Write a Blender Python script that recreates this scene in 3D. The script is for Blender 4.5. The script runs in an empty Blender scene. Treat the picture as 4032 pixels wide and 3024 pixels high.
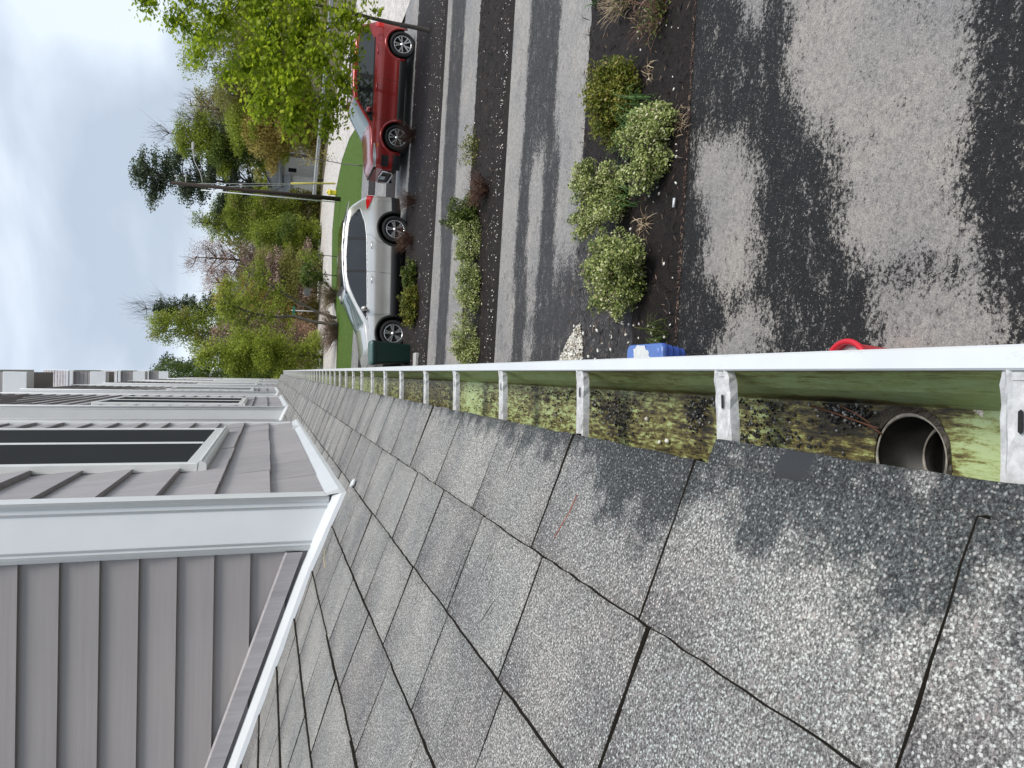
import bpy, math, random
import numpy as np
from mathutils import Matrix, Vector
rnd = random.Random(7)
npr = np.random.RandomState(7)
S = bpy.context.scene
C = S.collection

# ------------------------------------------------------------ camera
CAMZ = 3.4
def _n(v): return v / np.linalg.norm(v)
FPX = 3000.0
_nad = _n(np.array([11300 - 2016.0, -(1672 - 1512.0), -FPX]))
_vy = _n(np.array([1035 - 2016.0, -(1461 - 1512.0), -FPX]))
_Z = -_nad; _Y = _n(_vy - _Z * _vy.dot(_Z)); _X = np.cross(_Y, _Z)
cam = bpy.data.cameras.new('camera')
cam.sensor_width = 36; cam.sensor_fit = 'HORIZONTAL'
cam.lens = FPX / 4032 * 36
cam.clip_start = .02; cam.clip_end = 2000
camo = bpy.data.objects.new('camera', cam); C.objects.link(camo)
M = Matrix((tuple(_X), tuple(_Y), tuple(_Z))).to_4x4()
M.translation = (0, 0, CAMZ)
camo.matrix_world = M
S.camera = camo

# ------------------------------------------------------------ world / light
EL, AZ = math.radians(60), math.radians(125)
w = bpy.data.worlds.new('World'); S.world = w; w.use_nodes = True
nt = w.node_tree; nt.nodes.clear()
def N(t, k, **kw):
    n = t.nodes.new(k)
    for a, b in kw.items():
        if a.startswith('i_'): n.inputs[a[2:].replace('_', ' ')].default_value = b
        else: setattr(n, a, b)
    return n
out = N(nt, 'ShaderNodeOutputWorld')
sky = N(nt, 'ShaderNodeTexSky', sky_type='NISHITA', sun_disc=False, sun_elevation=EL, sun_rotation=AZ)
bg1 = N(nt, 'ShaderNodeBackground', i_Strength=.1)
nt.links.new(sky.outputs[0], bg1.inputs[0])
tc = N(nt, 'ShaderNodeTexCoord')
mp = N(nt, 'ShaderNodeMapping'); mp.inputs['Scale'].default_value = (1.6, 1.6, 3.6)
mp.inputs['Location'].default_value = (.3, 1.2, .4)
nt.links.new(tc.outputs['Generated'], mp.inputs[0])
n1 = N(nt, 'ShaderNodeTexNoise', i_Scale=2.0, i_Detail=8, i_Roughness=.46, i_Distortion=.3)
nt.links.new(mp.outputs[0], n1.inputs[0])
cr = N(nt, 'ShaderNodeValToRGB')
e = cr.color_ramp.elements
e[0].position = .38; e[0].color = (.43, .495, .59, 1)
e[1].position = .60; e[1].color = (.70, .77, .84, 1)
m_ = cr.color_ramp.elements.new(.48); m_.color = (.53, .60, .70, 1)
nt.links.new(n1.outputs[0], cr.inputs[0])
bg2 = N(nt, 'ShaderNodeBackground', i_Strength=1.0)
nt.links.new(cr.outputs[0], bg2.inputs[0])
mx = N(nt, 'ShaderNodeMixShader'); mx.inputs[0].default_value = .88
nt.links.new(bg1.outputs[0], mx.inputs[1]); nt.links.new(bg2.outputs[0], mx.inputs[2])
nt.links.new(mx.outputs[0], out.inputs[0])
sl = bpy.data.lights.new('sun', 'SUN'); sl.energy = 2.3; sl.angle = math.radians(24); sl.color = (1, .94, .86)
so = bpy.data.objects.new('sun', sl); C.objects.link(so)
sd = Vector((math.sin(AZ) * math.cos(EL), math.cos(AZ) * math.cos(EL), math.sin(EL)))
so.rotation_euler = sd.to_track_quat('Z', 'Y').to_euler()
vs = S.view_settings
vs.view_transform = 'Standard'; vs.look = 'None'; vs.exposure = 0.43; vs.gamma = 1; vs.use_curve_mapping = False

# ------------------------------------------------------------ materials
def mat(name):
    m = bpy.data.materials.new(name); m.use_nodes = True
    t = m.node_tree; b = t.nodes['Principled BSDF']
    return m, t, b
def setp(b, rough=None, metal=None, spec=None, coat=None):
    if rough is not None: b.inputs['Roughness'].default_value = rough
    if metal is not None: b.inputs['Metallic'].default_value = metal
    if spec is not None: b.inputs['Specular IOR Level'].default_value = spec
    if coat is not None: b.inputs['Coat Weight'].default_value = coat
def c4(c): return (c[0], c[1], c[2], 1)
def ramp(t, stops, src=None):
    r = t.nodes.new('ShaderNodeValToRGB'); el = r.color_ramp.elements
    el[0].position, el[0].color = stops[0][0], c4(stops[0][1])
    el[1].position, el[1].color = stops[-1][0], c4(stops[-1][1])
    for p, c in stops[1:-1]: el.new(p).color = c4(c)
    if src is not None: t.links.new(src, r.inputs[0])
    return r.outputs[0]
def coords(t, scale=(1, 1, 1)):
    a = t.nodes.new('ShaderNodeTexCoord'); m = t.nodes.new('ShaderNodeMapping')
    m.inputs['Scale'].default_value = scale
    t.links.new(a.outputs['Object'], m.inputs[0]); return m.outputs[0]
def noise(t, scale, detail=3, rough=.5, vec=None, dist=0):
    n = N(t, 'ShaderNodeTexNoise', i_Scale=scale, i_Detail=detail, i_Roughness=rough, i_Distortion=dist)
    t.links.new(vec if vec is not None else coords(t), n.inputs[0]); return n.outputs[0]
def mixc(t, f, a, b, mode='MIX'):
    m = t.nodes.new('ShaderNodeMix'); m.data_type = 'RGBA'; m.blend_type = mode
    for s, v in ((m.inputs[0], f), (m.inputs[6], a), (m.inputs[7], b)):
        if isinstance(v, bpy.types.NodeSocket): t.links.new(v, s)
        elif isinstance(v, (tuple, list)): s.default_value = c4(v)
        else: s.default_value = v
    return m.outputs[2]
def math_(t, op, a, b=0.0, c=None, clamp=False):
    m = t.nodes.new('ShaderNodeMath'); m.operation = op; m.use_clamp = clamp
    for i, v in enumerate((a, b, c)):
        if v is None: continue
        if isinstance(v, bpy.types.NodeSocket): t.links.new(v, m.inputs[i])
        else: m.inputs[i].default_value = v
    return m.outputs[0]
def attr(t, name):
    a = t.nodes.new('ShaderNodeAttribute'); a.attribute_name = name; return a.outputs['Fac']
def bump(t, b, h, strength, dist=.01):
    n = N(t, 'ShaderNodeBump', i_Strength=strength, i_Distance=dist)
    t.links.new(h, n.inputs['Height']); t.links.new(n.outputs[0], b.inputs['Normal'])
def simple(name, col, rough=.5, metal=0, var=.15, vscale=6, spec=None, coat=None, bmp=0, bscale=60, stretch=(1, 1, 1)):
    m, t, b = mat(name); setp(b, rough, metal, spec, coat)
    n = noise(t, vscale, 4, .6, coords(t, stretch))
    lo = tuple(max(0, x * (1 - var)) for x in col); hi = tuple(min(1, x * (1 + var)) for x in col)
    t.links.new(ramp(t, [(.3, lo), (.7, hi)], n), b.inputs['Base Color'])
    if bmp:
        bump(t, b, noise(t, bscale, 3, .6, coords(t, stretch)), bmp, .004)
    return m

def mat_shingle():
    m, t, b = mat('asphalt_shingle'); setp(b, .85, spec=.25)
    g = noise(t, 400, 3, .85)
    col = ramp(t, [(.34, (.042, .041, .041)), (.43, (.108, .105, .103)), (.50, (.190, .186, .180)), (.57, (.33, .33, .318)), (.66, (.68, .71, .67))], g)
    g2 = noise(t, 170, 2, .6)
    col = mixc(t, ramp(t, [(.60, (0, 0, 0)), (.68, (.5, .5, .5))], g2), col, (.42, .37, .35))
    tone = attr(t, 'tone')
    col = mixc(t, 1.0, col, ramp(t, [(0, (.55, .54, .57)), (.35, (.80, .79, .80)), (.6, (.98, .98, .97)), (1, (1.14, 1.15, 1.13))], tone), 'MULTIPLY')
    big = noise(t, 6, 4, .6)
    col = mixc(t, 1.0, col, ramp(t, [(.3, (.72, .72, .76)), (.62, (1.05, 1.04, 1.04))], big), 'MULTIPLY')
    wet = math_(t, 'ADD', attr(t, 'wet'), math_(t, 'MULTIPLY', math_(t, 'SUBTRACT', noise(t, 22, 5, .7), .5), 1.7))
    wm = ramp(t, [(.34, (0, 0, 0)), (.70, (.95, .95, .95))], wet)
    col = mixc(t, wm, col, mixc(t, 1.0, col, (.25, .28, .30), 'MULTIPLY'))
    vo = N(t, 'ShaderNodeTexVoronoi', i_Scale=290); t.links.new(coords(t), vo.inputs[0])
    sk = ramp(t, [(0, (1, 1, 1)), (.26, (1, 1, 1)), (.36, (0, 0, 0))], vo.outputs['Distance'])
    pick = ramp(t, [(.50, (0, 0, 0)), (.54, (.85, .85, .85))], N(t, 'ShaderNodeSeparateColor').outputs[0])
    sep = pick.node.inputs[0].links[0].from_node; t.links.new(vo.outputs['Color'], sep.inputs[0])
    dens = ramp(t, [(0, (1, 1, 1)), (1, (.42, .42, .42))], wm)
    col = mixc(t, mixc(t, 1.0, mixc(t, 1.0, sk, pick, 'MULTIPLY'), dens, 'MULTIPLY'), col, ramp(t, [(.4, (.50, .56, .54)), (.6, (.62, .60, .57))], big))
    bald = ramp(t, [(.45, (0, 0, 0)), (.55, (1, 1, 1))], math_(t, 'MULTIPLY', math_(t, 'ADD', attr(t, 'wet'), math_(t, 'MULTIPLY', math_(t, 'SUBTRACT', noise(t, 160, 4, .7), .5), 1.6)), .33))
    col = mixc(t, bald, col, (.040, .043, .048))
    t.links.new(col, b.inputs['Base Color'])
    bump(t, b, g, .6, .0015)
    return m
def mat_ground(name, dark, light, attrname=None, gscale=160, rd=.42, rl=.85, speck=.5, bmp=.5, deep=False):
    m, t, b = mat(name); setp(b, spec=.3)
    g = noise(t, gscale, 3, .7)
    if attrname:
        nn = noise(t, 5, 12, .85, coords(t, (.7, 1.3, 1)), .3)
        n2 = noise(t, 38, 5, .8)
        f = math_(t, 'ADD', attr(t, attrname), math_(t, 'MULTIPLY', math_(t, 'SUBTRACT', nn, .5), 3.6))
        f = math_(t, 'ADD', f, math_(t, 'MULTIPLY', math_(t, 'SUBTRACT', n2, .5), 3.6))
        mask = ramp(t, [(.30, (0, 0, 0)), (.50, (.55, .55, .55)), (.70, (1, 1, 1))], f)
    else:
        mask = ramp(t, [(.4, (0, 0, 0)), (.6, (1, 1, 1))], noise(t, 1.4, 6, .7, coords(t, (.5, 2, 1))))
    lo = mixc(t, 1.0, ramp(t, [(.35, tuple(x * .6 for x in dark)), (.62, tuple(x * 1.35 for x in dark))], g), (1, 1, 1), 'MULTIPLY')
    hi = ramp(t, [(.3, tuple(x * .62 for x in light)), (.65, tuple(x * 1.3 for x in light))], g)
    bigv = noise(t, 1.1, 3, .5)
    hi = mixc(t, 1.0, hi, ramp(t, [(.3, (.80, .81, .84)), (.7, (1.10, 1.07, 1.02))], bigv), 'MULTIPLY')
    mid = noise(t, gscale * .22, 5, .8)
    hi = mixc(t, 1.0, hi, ramp(t, [(.36, (.70, .70, .72)), (.5, (1, 1, 1)), (.66, (1.22, 1.2, 1.17))], mid), 'MULTIPLY')
    lo = mixc(t, 1.0, lo, ramp(t, [(.36, (.6, .6, .62)), (.62, (1.5, 1.5, 1.5))], mid), 'MULTIPLY')
    pits = ramp(t, [(.30, (.45, .45, .46)), (.40, (1, 1, 1))], noise(t, 14, 6, .8))
    hi = mixc(t, 1.0, hi, pits, 'MULTIPLY')
    col = mixc(t, mask, lo, hi)
    sp = N(t, 'ShaderNodeTexVoronoi', i_Scale=gscale * .55); t.links.new(coords(t), sp.inputs[0])
    spk = ramp(t, [(.0, (1, 1, 1)), (.13, (1, 1, 1)), (.17, (0, 0, 0))], sp.outputs['Distance'])
    rare = ramp(t, [(.54, (0, 0, 0)), (.62, (speck,) * 3)], noise(t, gscale * .3, 1))
    col = mixc(t, mixc(t, 1.0, spk, rare, 'MULTIPLY'), col, (.55, .53, .5))
    t.links.new(col, b.inputs['Base Color'])
    t.links.new(ramp(t, [(0, (rd,) * 3), (1, (rl,) * 3)], mask), b.inputs['Roughness'])
    bump(t, b, g, bmp, .006)
    return m
def mat_gutter_inside(nm='algae_stained_gutter_paint', k=1.0):
    m, t, b = mat(nm); setp(b, .42)
    v = coords(t, (1.6, .55, 1.6))
    grime = attr(t, 'grime')
    n = noise(t, 60, 10, .78, v, .3)
    n2 = noise(t, 190, 6, .75, coords(t, (1.6, .16, 1.4)))
    f = math_(t, 'ADD', grime, math_(t, 'MULTIPLY', math_(t, 'SUBTRACT', n, .5), 2.8 * k))
    f = math_(t, 'ADD', f, math_(t, 'MULTIPLY', math_(t, 'SUBTRACT', n2, .5), 1.7 * k))
    col = ramp(t, [(.10, (.46, .57, .30)), (.34, (.36, .43, .18)), (.50, (.20, .19, .065)), (.68, (.105, .085, .030)), (.95, (.022, .019, .013))], f)
    t.links.new(col, b.inputs['Base Color'])
    bump(t, b, n2, .3, .002)
    return m
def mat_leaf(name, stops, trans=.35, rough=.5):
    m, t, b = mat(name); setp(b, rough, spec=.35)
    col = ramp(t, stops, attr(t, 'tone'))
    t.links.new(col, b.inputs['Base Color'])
    tr = t.nodes.new('ShaderNodeBsdfTranslucent'); t.links.new(col, tr.inputs[0])
    mxs = t.nodes.new('ShaderNodeMixShader'); mxs.inputs[0].default_value = trans
    o = t.nodes['Material Output']
    t.links.new(b.outputs[0], mxs.inputs[1]); t.links.new(tr.outputs[0], mxs.inputs[2]); t.links.new(mxs.outputs[0], o.inputs[0])
    return m
def mat_bark(name, a, bcol):
    m, t, b = mat(name); setp(b, .85)
    n = noise(t, 18, 6, .7, coords(t, (3, 3, .5)))
    t.links.new(ramp(t, [(.3, a), (.7, bcol)], n), b.inputs['Base Color']); bump(t, b, n, .6, .02)
    return m
def mat_siding(name, base, gscale=60, stretch=(1, 1, .06), amt=.10, bmp=.25):
    m, t, b = mat(name); setp(b, .62, spec=.3)
    n = noise(t, gscale, 5, .65, coords(t, stretch))
    big = noise(t, 1.7, 3, .5)
    lo = tuple(x * (1 - amt) for x in base); hi = tuple(x * (1 + amt) for x in base)
    col = ramp(t, [(.3, lo), (.7, hi)], n)
    col = mixc(t, 1.0, col, ramp(t, [(.3, (.93, .93, .95)), (.7, (1.04, 1.03, 1.02))], big), 'MULTIPLY')
    tone = attr(t, 'tone')
    col = mixc(t, 1.0, col, ramp(t, [(0, (.90, .90, .91)), (1, (1.07, 1.06, 1.06))], tone), 'MULTIPLY')
    t.links.new(col, b.inputs['Base Color']); bump(t, b, n, bmp, .003)
    return m

MAT = {}
MAT['shingle'] = mat_shingle()
MAT['underlay'] = simple('shingle_underlay', (.016, .014, .011), .95, spec=.1)
MAT['bald'] = simple('bare_asphalt_patch', (.042, .045, .050), .7, vscale=200, var=.4)
def mat_white():
    m, t, b = mat('white_aluminium'); setp(b, .33, spec=.5)
    n = noise(t, 9, 4, .6); d = noise(t, 45, 7, .8, coords(t, (1, .25, 1)))
    col = ramp(t, [(.3, (.60, .625, .645)), (.7, (.66, .685, .705))], n)
    t.links.new(mixc(t, ramp(t, [(.60, (0, 0, 0)), (.74, (.55, .55, .55))], d), col, (.42, .42, .38)), b.inputs['Base Color'])
    bump(t, b, noise(t, 7, 3, .5, coords(t, (1, .5, 1))), .25, .004); return m
MAT['white'] = mat_white()
MAT['white_trim'] = simple('white_vinyl_trim', (.70, .72, .73), .45, var=.035, vscale=4, spec=.4)
MAT['window_vinyl'] = simple('white_window_vinyl', (.70, .72, .71), .35, var=.04, vscale=7)  # plain white vinyl of the window frames and sills
MAT['zinc'] = simple('galvanised_hanger', (.50, .505, .51), .6, .1, var=.22, vscale=140, bmp=.15, bscale=300)
MAT['dark'] = simple('black_hole', (.006, .006, .006), .6)
MAT['tube'] = simple('dark_outlet_tube', (.016, .015, .013), .45, var=.5, vscale=60)
MAT['ring'] = simple('dirty_outlet_rim', (.27, .25, .22), .5, var=.5, vscale=120)
MAT['sealant'] = simple('dark_sealant', (.035, .028, .020), .5, var=.6, vscale=90, bmp=.6, bscale=200)
MAT['gin'] = mat_gutter_inside(); MAT['gin2'] = mat_gutter_inside('green_filmed_gutter_wall', .38)
MAT['clap'] = mat_siding('grey_clapboard', (.272, .258, .254), 70, (.04, 1, 1.0), .05, .2)
MAT['shake'] = mat_siding('grey_shake_siding', (.36, .345, .350), 45, (1, 1, .05), .16, .6)
MAT['screen'] = simple('dark_window_screen', (.020, .022, .025), .9, var=.12, vscale=1.5, spec=.12)
MAT['asphaltD'] = mat_ground('wet_asphalt_drive', (.011, .011, .012), (.285, .277, .268), 'dry', 110, rd=.62, bmp=1.0, speck=1.0, deep=True)
MAT['asphaltC'] = mat_ground('patchy_asphalt_drive', (.034, .033, .035), (.285, .281, .278), 'dry', 90, rd=.62)
MAT['asphaltA'] = mat_ground('pale_asphalt_drive', (.16, .16, .163), (.29, .288, .29), None, 60, rd=.5, speck=.2, bmp=.3)
MAT['street'] = mat_ground('worn_wet_glare_street', (.44, .415, .39), (.55, .525, .50), None, 25, rd=.7, rl=.8, speck=0, bmp=.2)  # worn paving; wet grazing-angle reflection is put into its pale colour
MAT['mulch'] = None
MAT['earth'] = simple('brown_ground', (.10, .085, .05), .9, var=.5, vscale=3, bmp=.5, bscale=30)
MAT['conc'] = simple('grey_concrete', (.42, .42, .41), .7, var=.15, vscale=12)
MAT['stone'] = None
def mat_mulch():
    m, t, b = mat('black_mulch'); setp(b, .7, spec=.3)
    n = noise(t, 34, 8, .8, coords(t, (1, 1.8, 1)), .8)
    n2 = noise(t, 4, 3, .6)
    col = ramp(t, [(.35, (.006, .005, .006)), (.55, (.024, .019, .019)), (.66, (.060, .043, .038)), (.78, (.15, .11, .09))], n)
    t.links.new(mixc(t, 1., col, ramp(t, [(.3, (.6, .6, .6)), (.7, (1.3, 1.25, 1.2))], n2), 'MULTIPLY'), b.inputs['Base Color'])
    bump(t, b, n, 1.0, .03); return m
MAT['mulch'] = mat_mulch()
def mat_tone(name, stops, rough=.6, spec=.4, metal=0):
    m, t, b = mat(name); setp(b, rough, metal, spec)
    t.links.new(ramp(t, stops, attr(t, 'tone')), b.inputs['Base Color']); return m
MAT['stone'] = mat_tone('pebbles', [(0, (.20, .19, .18)), (.3, (.42, .38, .30)), (.6, (.62, .60, .55)), (1, (.80, .80, .76))])
MAT['grit'] = mat_tone('roof_grit', [(0, (.012, .012, .013)), (.6, (.05, .05, .055)), (1, (.34, .35, .37))], .8)
def mat_lawn():
    m, t, b = mat('mown_grass'); setp(b, .8, spec=.2)
    n = noise(t, 5, 9, .8, coords(t, (1, 2.4, 1)))
    t.links.new(ramp(t, [(.3, (.030, .058, .010)), (.5, (.065, .125, .017)), (.66, (.15, .20, .055))], n), b.inputs['Base Color'])
    bump(t, b, noise(t, 60, 3), .8, .03); return m
MAT['lawn'] = mat_lawn()
GREENS = dict(
 maple=[(0, (0.142, 0.218, 0.014)), (.35, (0.312, 0.422, 0.027)), (.7, (0.511, 0.614, 0.047)), (1, (0.738, 0.794, 0.108))],
 lime=[(0, (.12, .155, .022)), (.4, (.26, .325, .042)), (.75, (.41, .48, .075)), (1, (.60, .65, .17))],
 olive=[(0, (.12, .12, .035)), (.4, (.26, .265, .07)), (.75, (.41, .41, .12)), (1, (.55, .54, .20))],
 ochre=[(0, (0.199, 0.154, 0.041)), (.4, (0.426, 0.346, 0.101)), (.75, (0.625, 0.512, 0.162)), (1, (0.781, 0.666, 0.270))],
 red=[(0, (0.213, 0.128, 0.095)), (.5, (0.454, 0.269, 0.203)), (1, (0.682, 0.435, 0.338))],
 brown=[(0, (0.142, 0.096, 0.074)), (.5, (0.312, 0.218, 0.176)), (1, (0.511, 0.371, 0.284))],
 green=[(0, (.06, .09, .022)), (.4, (.14, .20, .045)), (.75, (.24, .32, .07)), (1, (.38, .46, .13))],
 pine=[(0, (0.031, 0.051, 0.027)), (.5, (0.085, 0.115, 0.061)), (1, (0.213, 0.243, 0.121))],
 varieg=[(0, (.030, .050, .012)), (.3, (.13, .18, .040)), (.6, (.36, .43, .13)), (.85, (.60, .64, .30)), (1, (.72, .70, .48))],
 juniper=[(0, (.03, .045, .006)), (.4, (.11, .14, .016)), (.8, (.26, .27, .035)), (1, (.40, .30, .12))],
 moss=[(0, (.02, .04, .006)), (.5, (.08, .12, .017)), (1, (.19, .23, .05))],
 blade=[(0, (.03, .08, .02)), (.5, (.08, .17, .045)), (1, (.18, .30, .11))],
 straw=[(0, (.16, .11, .06)), (.5, (.36, .27, .17)), (1, (.60, .49, .35))],
 twig=[(0, (.05, .025, .018)), (.5, (.13, .06, .042)), (1, (.26, .16, .11))])
LEAF = {}
def leaf(k):
    if k not in LEAF: LEAF[k] = mat_leaf(k + '_foliage', GREENS[k], .62 if k in ('maple', 'lime', 'olive', 'ochre', 'green') else .3 if k not in ('twig', 'straw', 'brown', 'pine') else .08)
    return LEAF[k]
MAT['bark'] = mat_bark('grey_bark', (.055, .048, .042), (.16, .14, .12))
MAT['barkpale'] = mat_bark('pale_bark', (.13, .12, .11), (.30, .28, .25))
MAT['pole'] = mat_bark('creosoted_pole', (.014, .009, .007), (.045, .027, .020))

# ------------------------------------------------------------ object helpers
def tag(o, label=None, cat=None, group=None, kind=None):
    if label: o['label'] = label
    if cat: o['category'] = cat
    if group: o['group'] = group
    if kind: o['kind'] = kind
    return o
def thing(name, label, cat, loc=(0, 0, 0), rot=(0, 0, 0), group=None):
    o = bpy.data.objects.new(name, None); o.empty_display_size = .2; C.objects.link(o)
    o.location = loc; o.rotation_euler = rot
    return tag(o, label, cat, group)
class MB:
    def __init__(s): s.v = []; s.f = []; s.m = []; s.t = []; s.sm = []
    def add(s, vs, fs, mi=0, tone=.5, smooth=False):
        o = len(s.v); s.v += [tuple(map(float, p)) for p in vs]; s.t += [tone] * len(vs)
        for f in fs: s.f.append(tuple(i + o for i in f)); s.m.append(mi); s.sm.append(smooth)
    def box(s, x0, x1, y0, y1, z0, z1, mi=0, tone=.5):
        vs = [(x, y, z) for z in (z0, z1) for y in (y0, y1) for x in (x0, x1)]
        s.add(vs, [(0, 2, 3, 1), (4, 5, 7, 6), (0, 1, 5, 4), (2, 6, 7, 3), (0, 4, 6, 2), (1, 3, 7, 5)], mi, tone)
    def bbox(s, x0, x1, y0, y1, z0, z1, b=.01, mi=0, tone=.5):
        """box with chamfered edges"""
        vs = []; idx = {}
        for a, (X, sx) in enumerate(((x0, 1), (x1, -1))):
            for c, (Y, sy) in enumerate(((y0, 1), (y1, -1))):
                for d, (Z, sz) in enumerate(((z0, 1), (z1, -1))):
                    idx[a, c, d, 0] = len(vs); vs.append((X, Y + sy * b, Z + sz * b))
                    idx[a, c, d, 1] = len(vs); vs.append((X + sx * b, Y, Z + sz * b))
                    idx[a, c, d, 2] = len(vs); vs.append((X + sx * b, Y + sy * b, Z))
        fs = []
        for a in (0, 1):
            q = [idx[a, c, d, 0] for c, d in ((0, 0), (1, 0), (1, 1), (0, 1))]; fs.append(q if a else q[::-1])
            q = [idx[c, a, d, 1] for c, d in ((0, 0), (0, 1), (1, 1), (1, 0))]; fs.append(q if a else q[::-1])
            q = [idx[c, d, a, 2] for c, d in ((0, 0), (1, 0), (1, 1), (0, 1))]; fs.append(q if a else q[::-1])
        for c in (0, 1):
            for d in (0, 1):
                fs.append((idx[0, c, d, 1], idx[1, c, d, 1], idx[1, c, d, 2], idx[0, c, d, 2]))
                fs.append((idx[c, 0, d, 0], idx[c, 1, d, 0], idx[c, 1, d, 2], idx[c, 0, d, 2]))
                fs.append((idx[c, d, 0, 0], idx[c, d, 1, 0], idx[c, d, 1, 1], idx[c, d, 0, 1]))
        for a in (0, 1):
            for c in (0, 1):
                for d in (0, 1): fs.append((idx[a, c, d, 0], idx[a, c, d, 1], idx[a, c, d, 2]))
        s.add(vs, fs, mi, tone)
    def tube(s, pts, rad, n=6, mi=0, tone=.5, cap=True):
        pts = [Vector(p) for p in pts]
        if not isinstance(rad, (list, tuple)): rad = [rad] * len(pts)
        vs = []; fs = []; up = None
        for i, p in enumerate(pts):
            d = (pts[min(i + 1, len(pts) - 1)] - pts[max(i - 1, 0)])
            if d.length < 1e-9: d = Vector((0, 0, 1))
            d.normalize()
            if up is None: up = d.orthogonal().normalized()
            up = (up - d * up.dot(d))
            up = up.normalized() if up.length > 1e-6 else d.orthogonal().normalized()
            r = d.cross(up)
            for k in range(n):
                a = 2 * math.pi * k / n
                vs.append(p + (up * math.cos(a) + r * math.sin(a)) * rad[i])
        for i in range(len(pts) - 1):
            for k in range(n):
                fs.append((i * n + k, i * n + (k + 1) % n, (i + 1) * n + (k + 1) % n, (i + 1) * n + k))
        if cap: fs.append(tuple(range(n))[::-1]); fs.append(tuple((len(pts) - 1) * n + k for k in range(n)))
        s.add(vs, fs, mi, tone, True)
    def prism_y(s, prof, y0, y1, mi=0, tone=.5, cap=True):
        """extrude an (x,z) outline along y"""
        n = len(prof); vs = [(x, y0, z) for x, z in prof] + [(x, y1, z) for x, z in prof]
        fs = [(i, (i + 1) % n, (i + 1) % n + n, i + n) for i in range(n)]
        if cap: fs += [tuple(range(n))[::-1], tuple(range(n, 2 * n))]
        s.add(vs, fs, mi, tone)
    def build(s, name, mats, parent=None, matrix=None, extra=None):
        me = bpy.data.meshes.new(name)
        me.from_pydata(s.v, [], s.f)
        if not isinstance(mats, (list, tuple)): mats = [mats]
        for m in mats: me.materials.append(m)
        me.polygons.foreach_set('material_index', s.m)
        me.polygons.foreach_set('use_smooth', s.sm)
        a = me.attributes.new('tone', 'FLOAT', 'POINT'); a.data.foreach_set('value', s.t)
        if extra:
            for k, vals in extra.items():
                a = me.attributes.new(k, 'FLOAT', 'POINT'); a.data.foreach_set('value', vals)
        me.update()
        o = bpy.data.objects.new(name, me); C.objects.link(o)
        if parent: o.parent = parent
        return o
def np_mesh(name, V, F, tone, material, parent=None, smooth=False, extra=None):
    """V (n,3), F (m,k) all same k"""
    me = bpy.data.meshes.new(name)
    me.vertices.add(len(V)); me.vertices.foreach_set('co', np.ascontiguousarray(V, np.float32).ravel())
    m, k = F.shape
    me.loops.add(m * k); me.loops.foreach_set('vertex_index', np.ascontiguousarray(F, np.int32).ravel())
    me.polygons.add(m); me.polygons.foreach_set('loop_start', np.arange(m, dtype=np.int32) * k)
    try: me.polygons.foreach_set('loop_total', np.full(m, k, np.int32))
    except Exception: pass
    me.materials.append(material)
    a = me.attributes.new('tone', 'FLOAT', 'POINT'); a.data.foreach_set('value', np.ascontiguousarray(tone, np.float32))
    if extra:
        for q, vals in extra.items():
            a = me.attributes.new(q, 'FLOAT', 'POINT'); a.data.foreach_set('value', np.ascontiguousarray(vals, np.float32))
    if smooth: me.polygons.foreach_set('use_smooth', np.ones(m, bool))
    me.update(calc_edges=True); me.validate()
    o = bpy.data.objects.new(name, me); C.objects.link(o)
    if parent: o.parent = parent
    return o
# leaf templates in the xy plane, unit size
TEMPL = dict(
 oval=np.array([(0, -.5, 0), (.24, -.2, .05), (.22, .2, .05), (0, .5, 0), (-.22, .2, .05), (-.24, -.2, .05)]),
 quad=np.array([(0, -.5, 0), (.33, 0, .08), (0, .5, 0), (-.33, 0, .08)]),
 maple=np.array([(0, -.45, 0), (.12, -.2, .03), (.42, -.28, .0), (.3, -.02, .05), (.48, .2, -.03), (.16, .2, .04), (0, .52, 0), (-.16, .2, .04), (-.48, .2, -.03), (-.3, -.02, .05), (-.42, -.28, 0), (-.12, -.2, .03)]),
 needle=np.array([(0, -.5, 0), (.07, 0, 0), (0, .5, 0), (-.07, 0, 0)]))
def rot_mats(n, up=0.0, rs=npr):
    a = rs.normal(size=(n, 3)); a[:, 2] = a[:, 2] * (1 - up) + up * 2.2 * np.sign(a[:, 2] + .3)
    z = a / np.linalg.norm(a, axis=1)[:, None]
    b = rs.normal(size=(n, 3)); x = np.cross(b, z); x /= np.linalg.norm(x, axis=1)[:, None]
    y = np.cross(z, x)
    return np.stack([x, y, z], axis=2)
def leaves(name, P, size, tone, material, kind='quad', parent=None, up=.3, dirs=None, rs=npr):
    n = len(P); T = TEMPL[kind]; k = len(T)
    if dirs is None: R = rot_mats(n, up, rs)
    else:
        y = dirs / np.linalg.norm(dirs, axis=1)[:, None]
        b = rs.normal(size=(n, 3)); x = np.cross(b, y); x /= np.linalg.norm(x, axis=1)[:, None]
        R = np.stack([x, y, np.cross(x, y)], axis=2)
    sz = size * (.6 + .8 * rs.rand(n))
    V = np.einsum('nij,kj->nki', R, T) * sz[:, None, None] + P[:, None, :]
    F = np.arange(n * k).reshape(n, k)
    return np_mesh(name, V.reshape(-1, 3), F, np.repeat(np.clip(tone, 0, 1), k), material, parent)

def gz(x): return -.04 * min(max(x, 0), 20)

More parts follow.
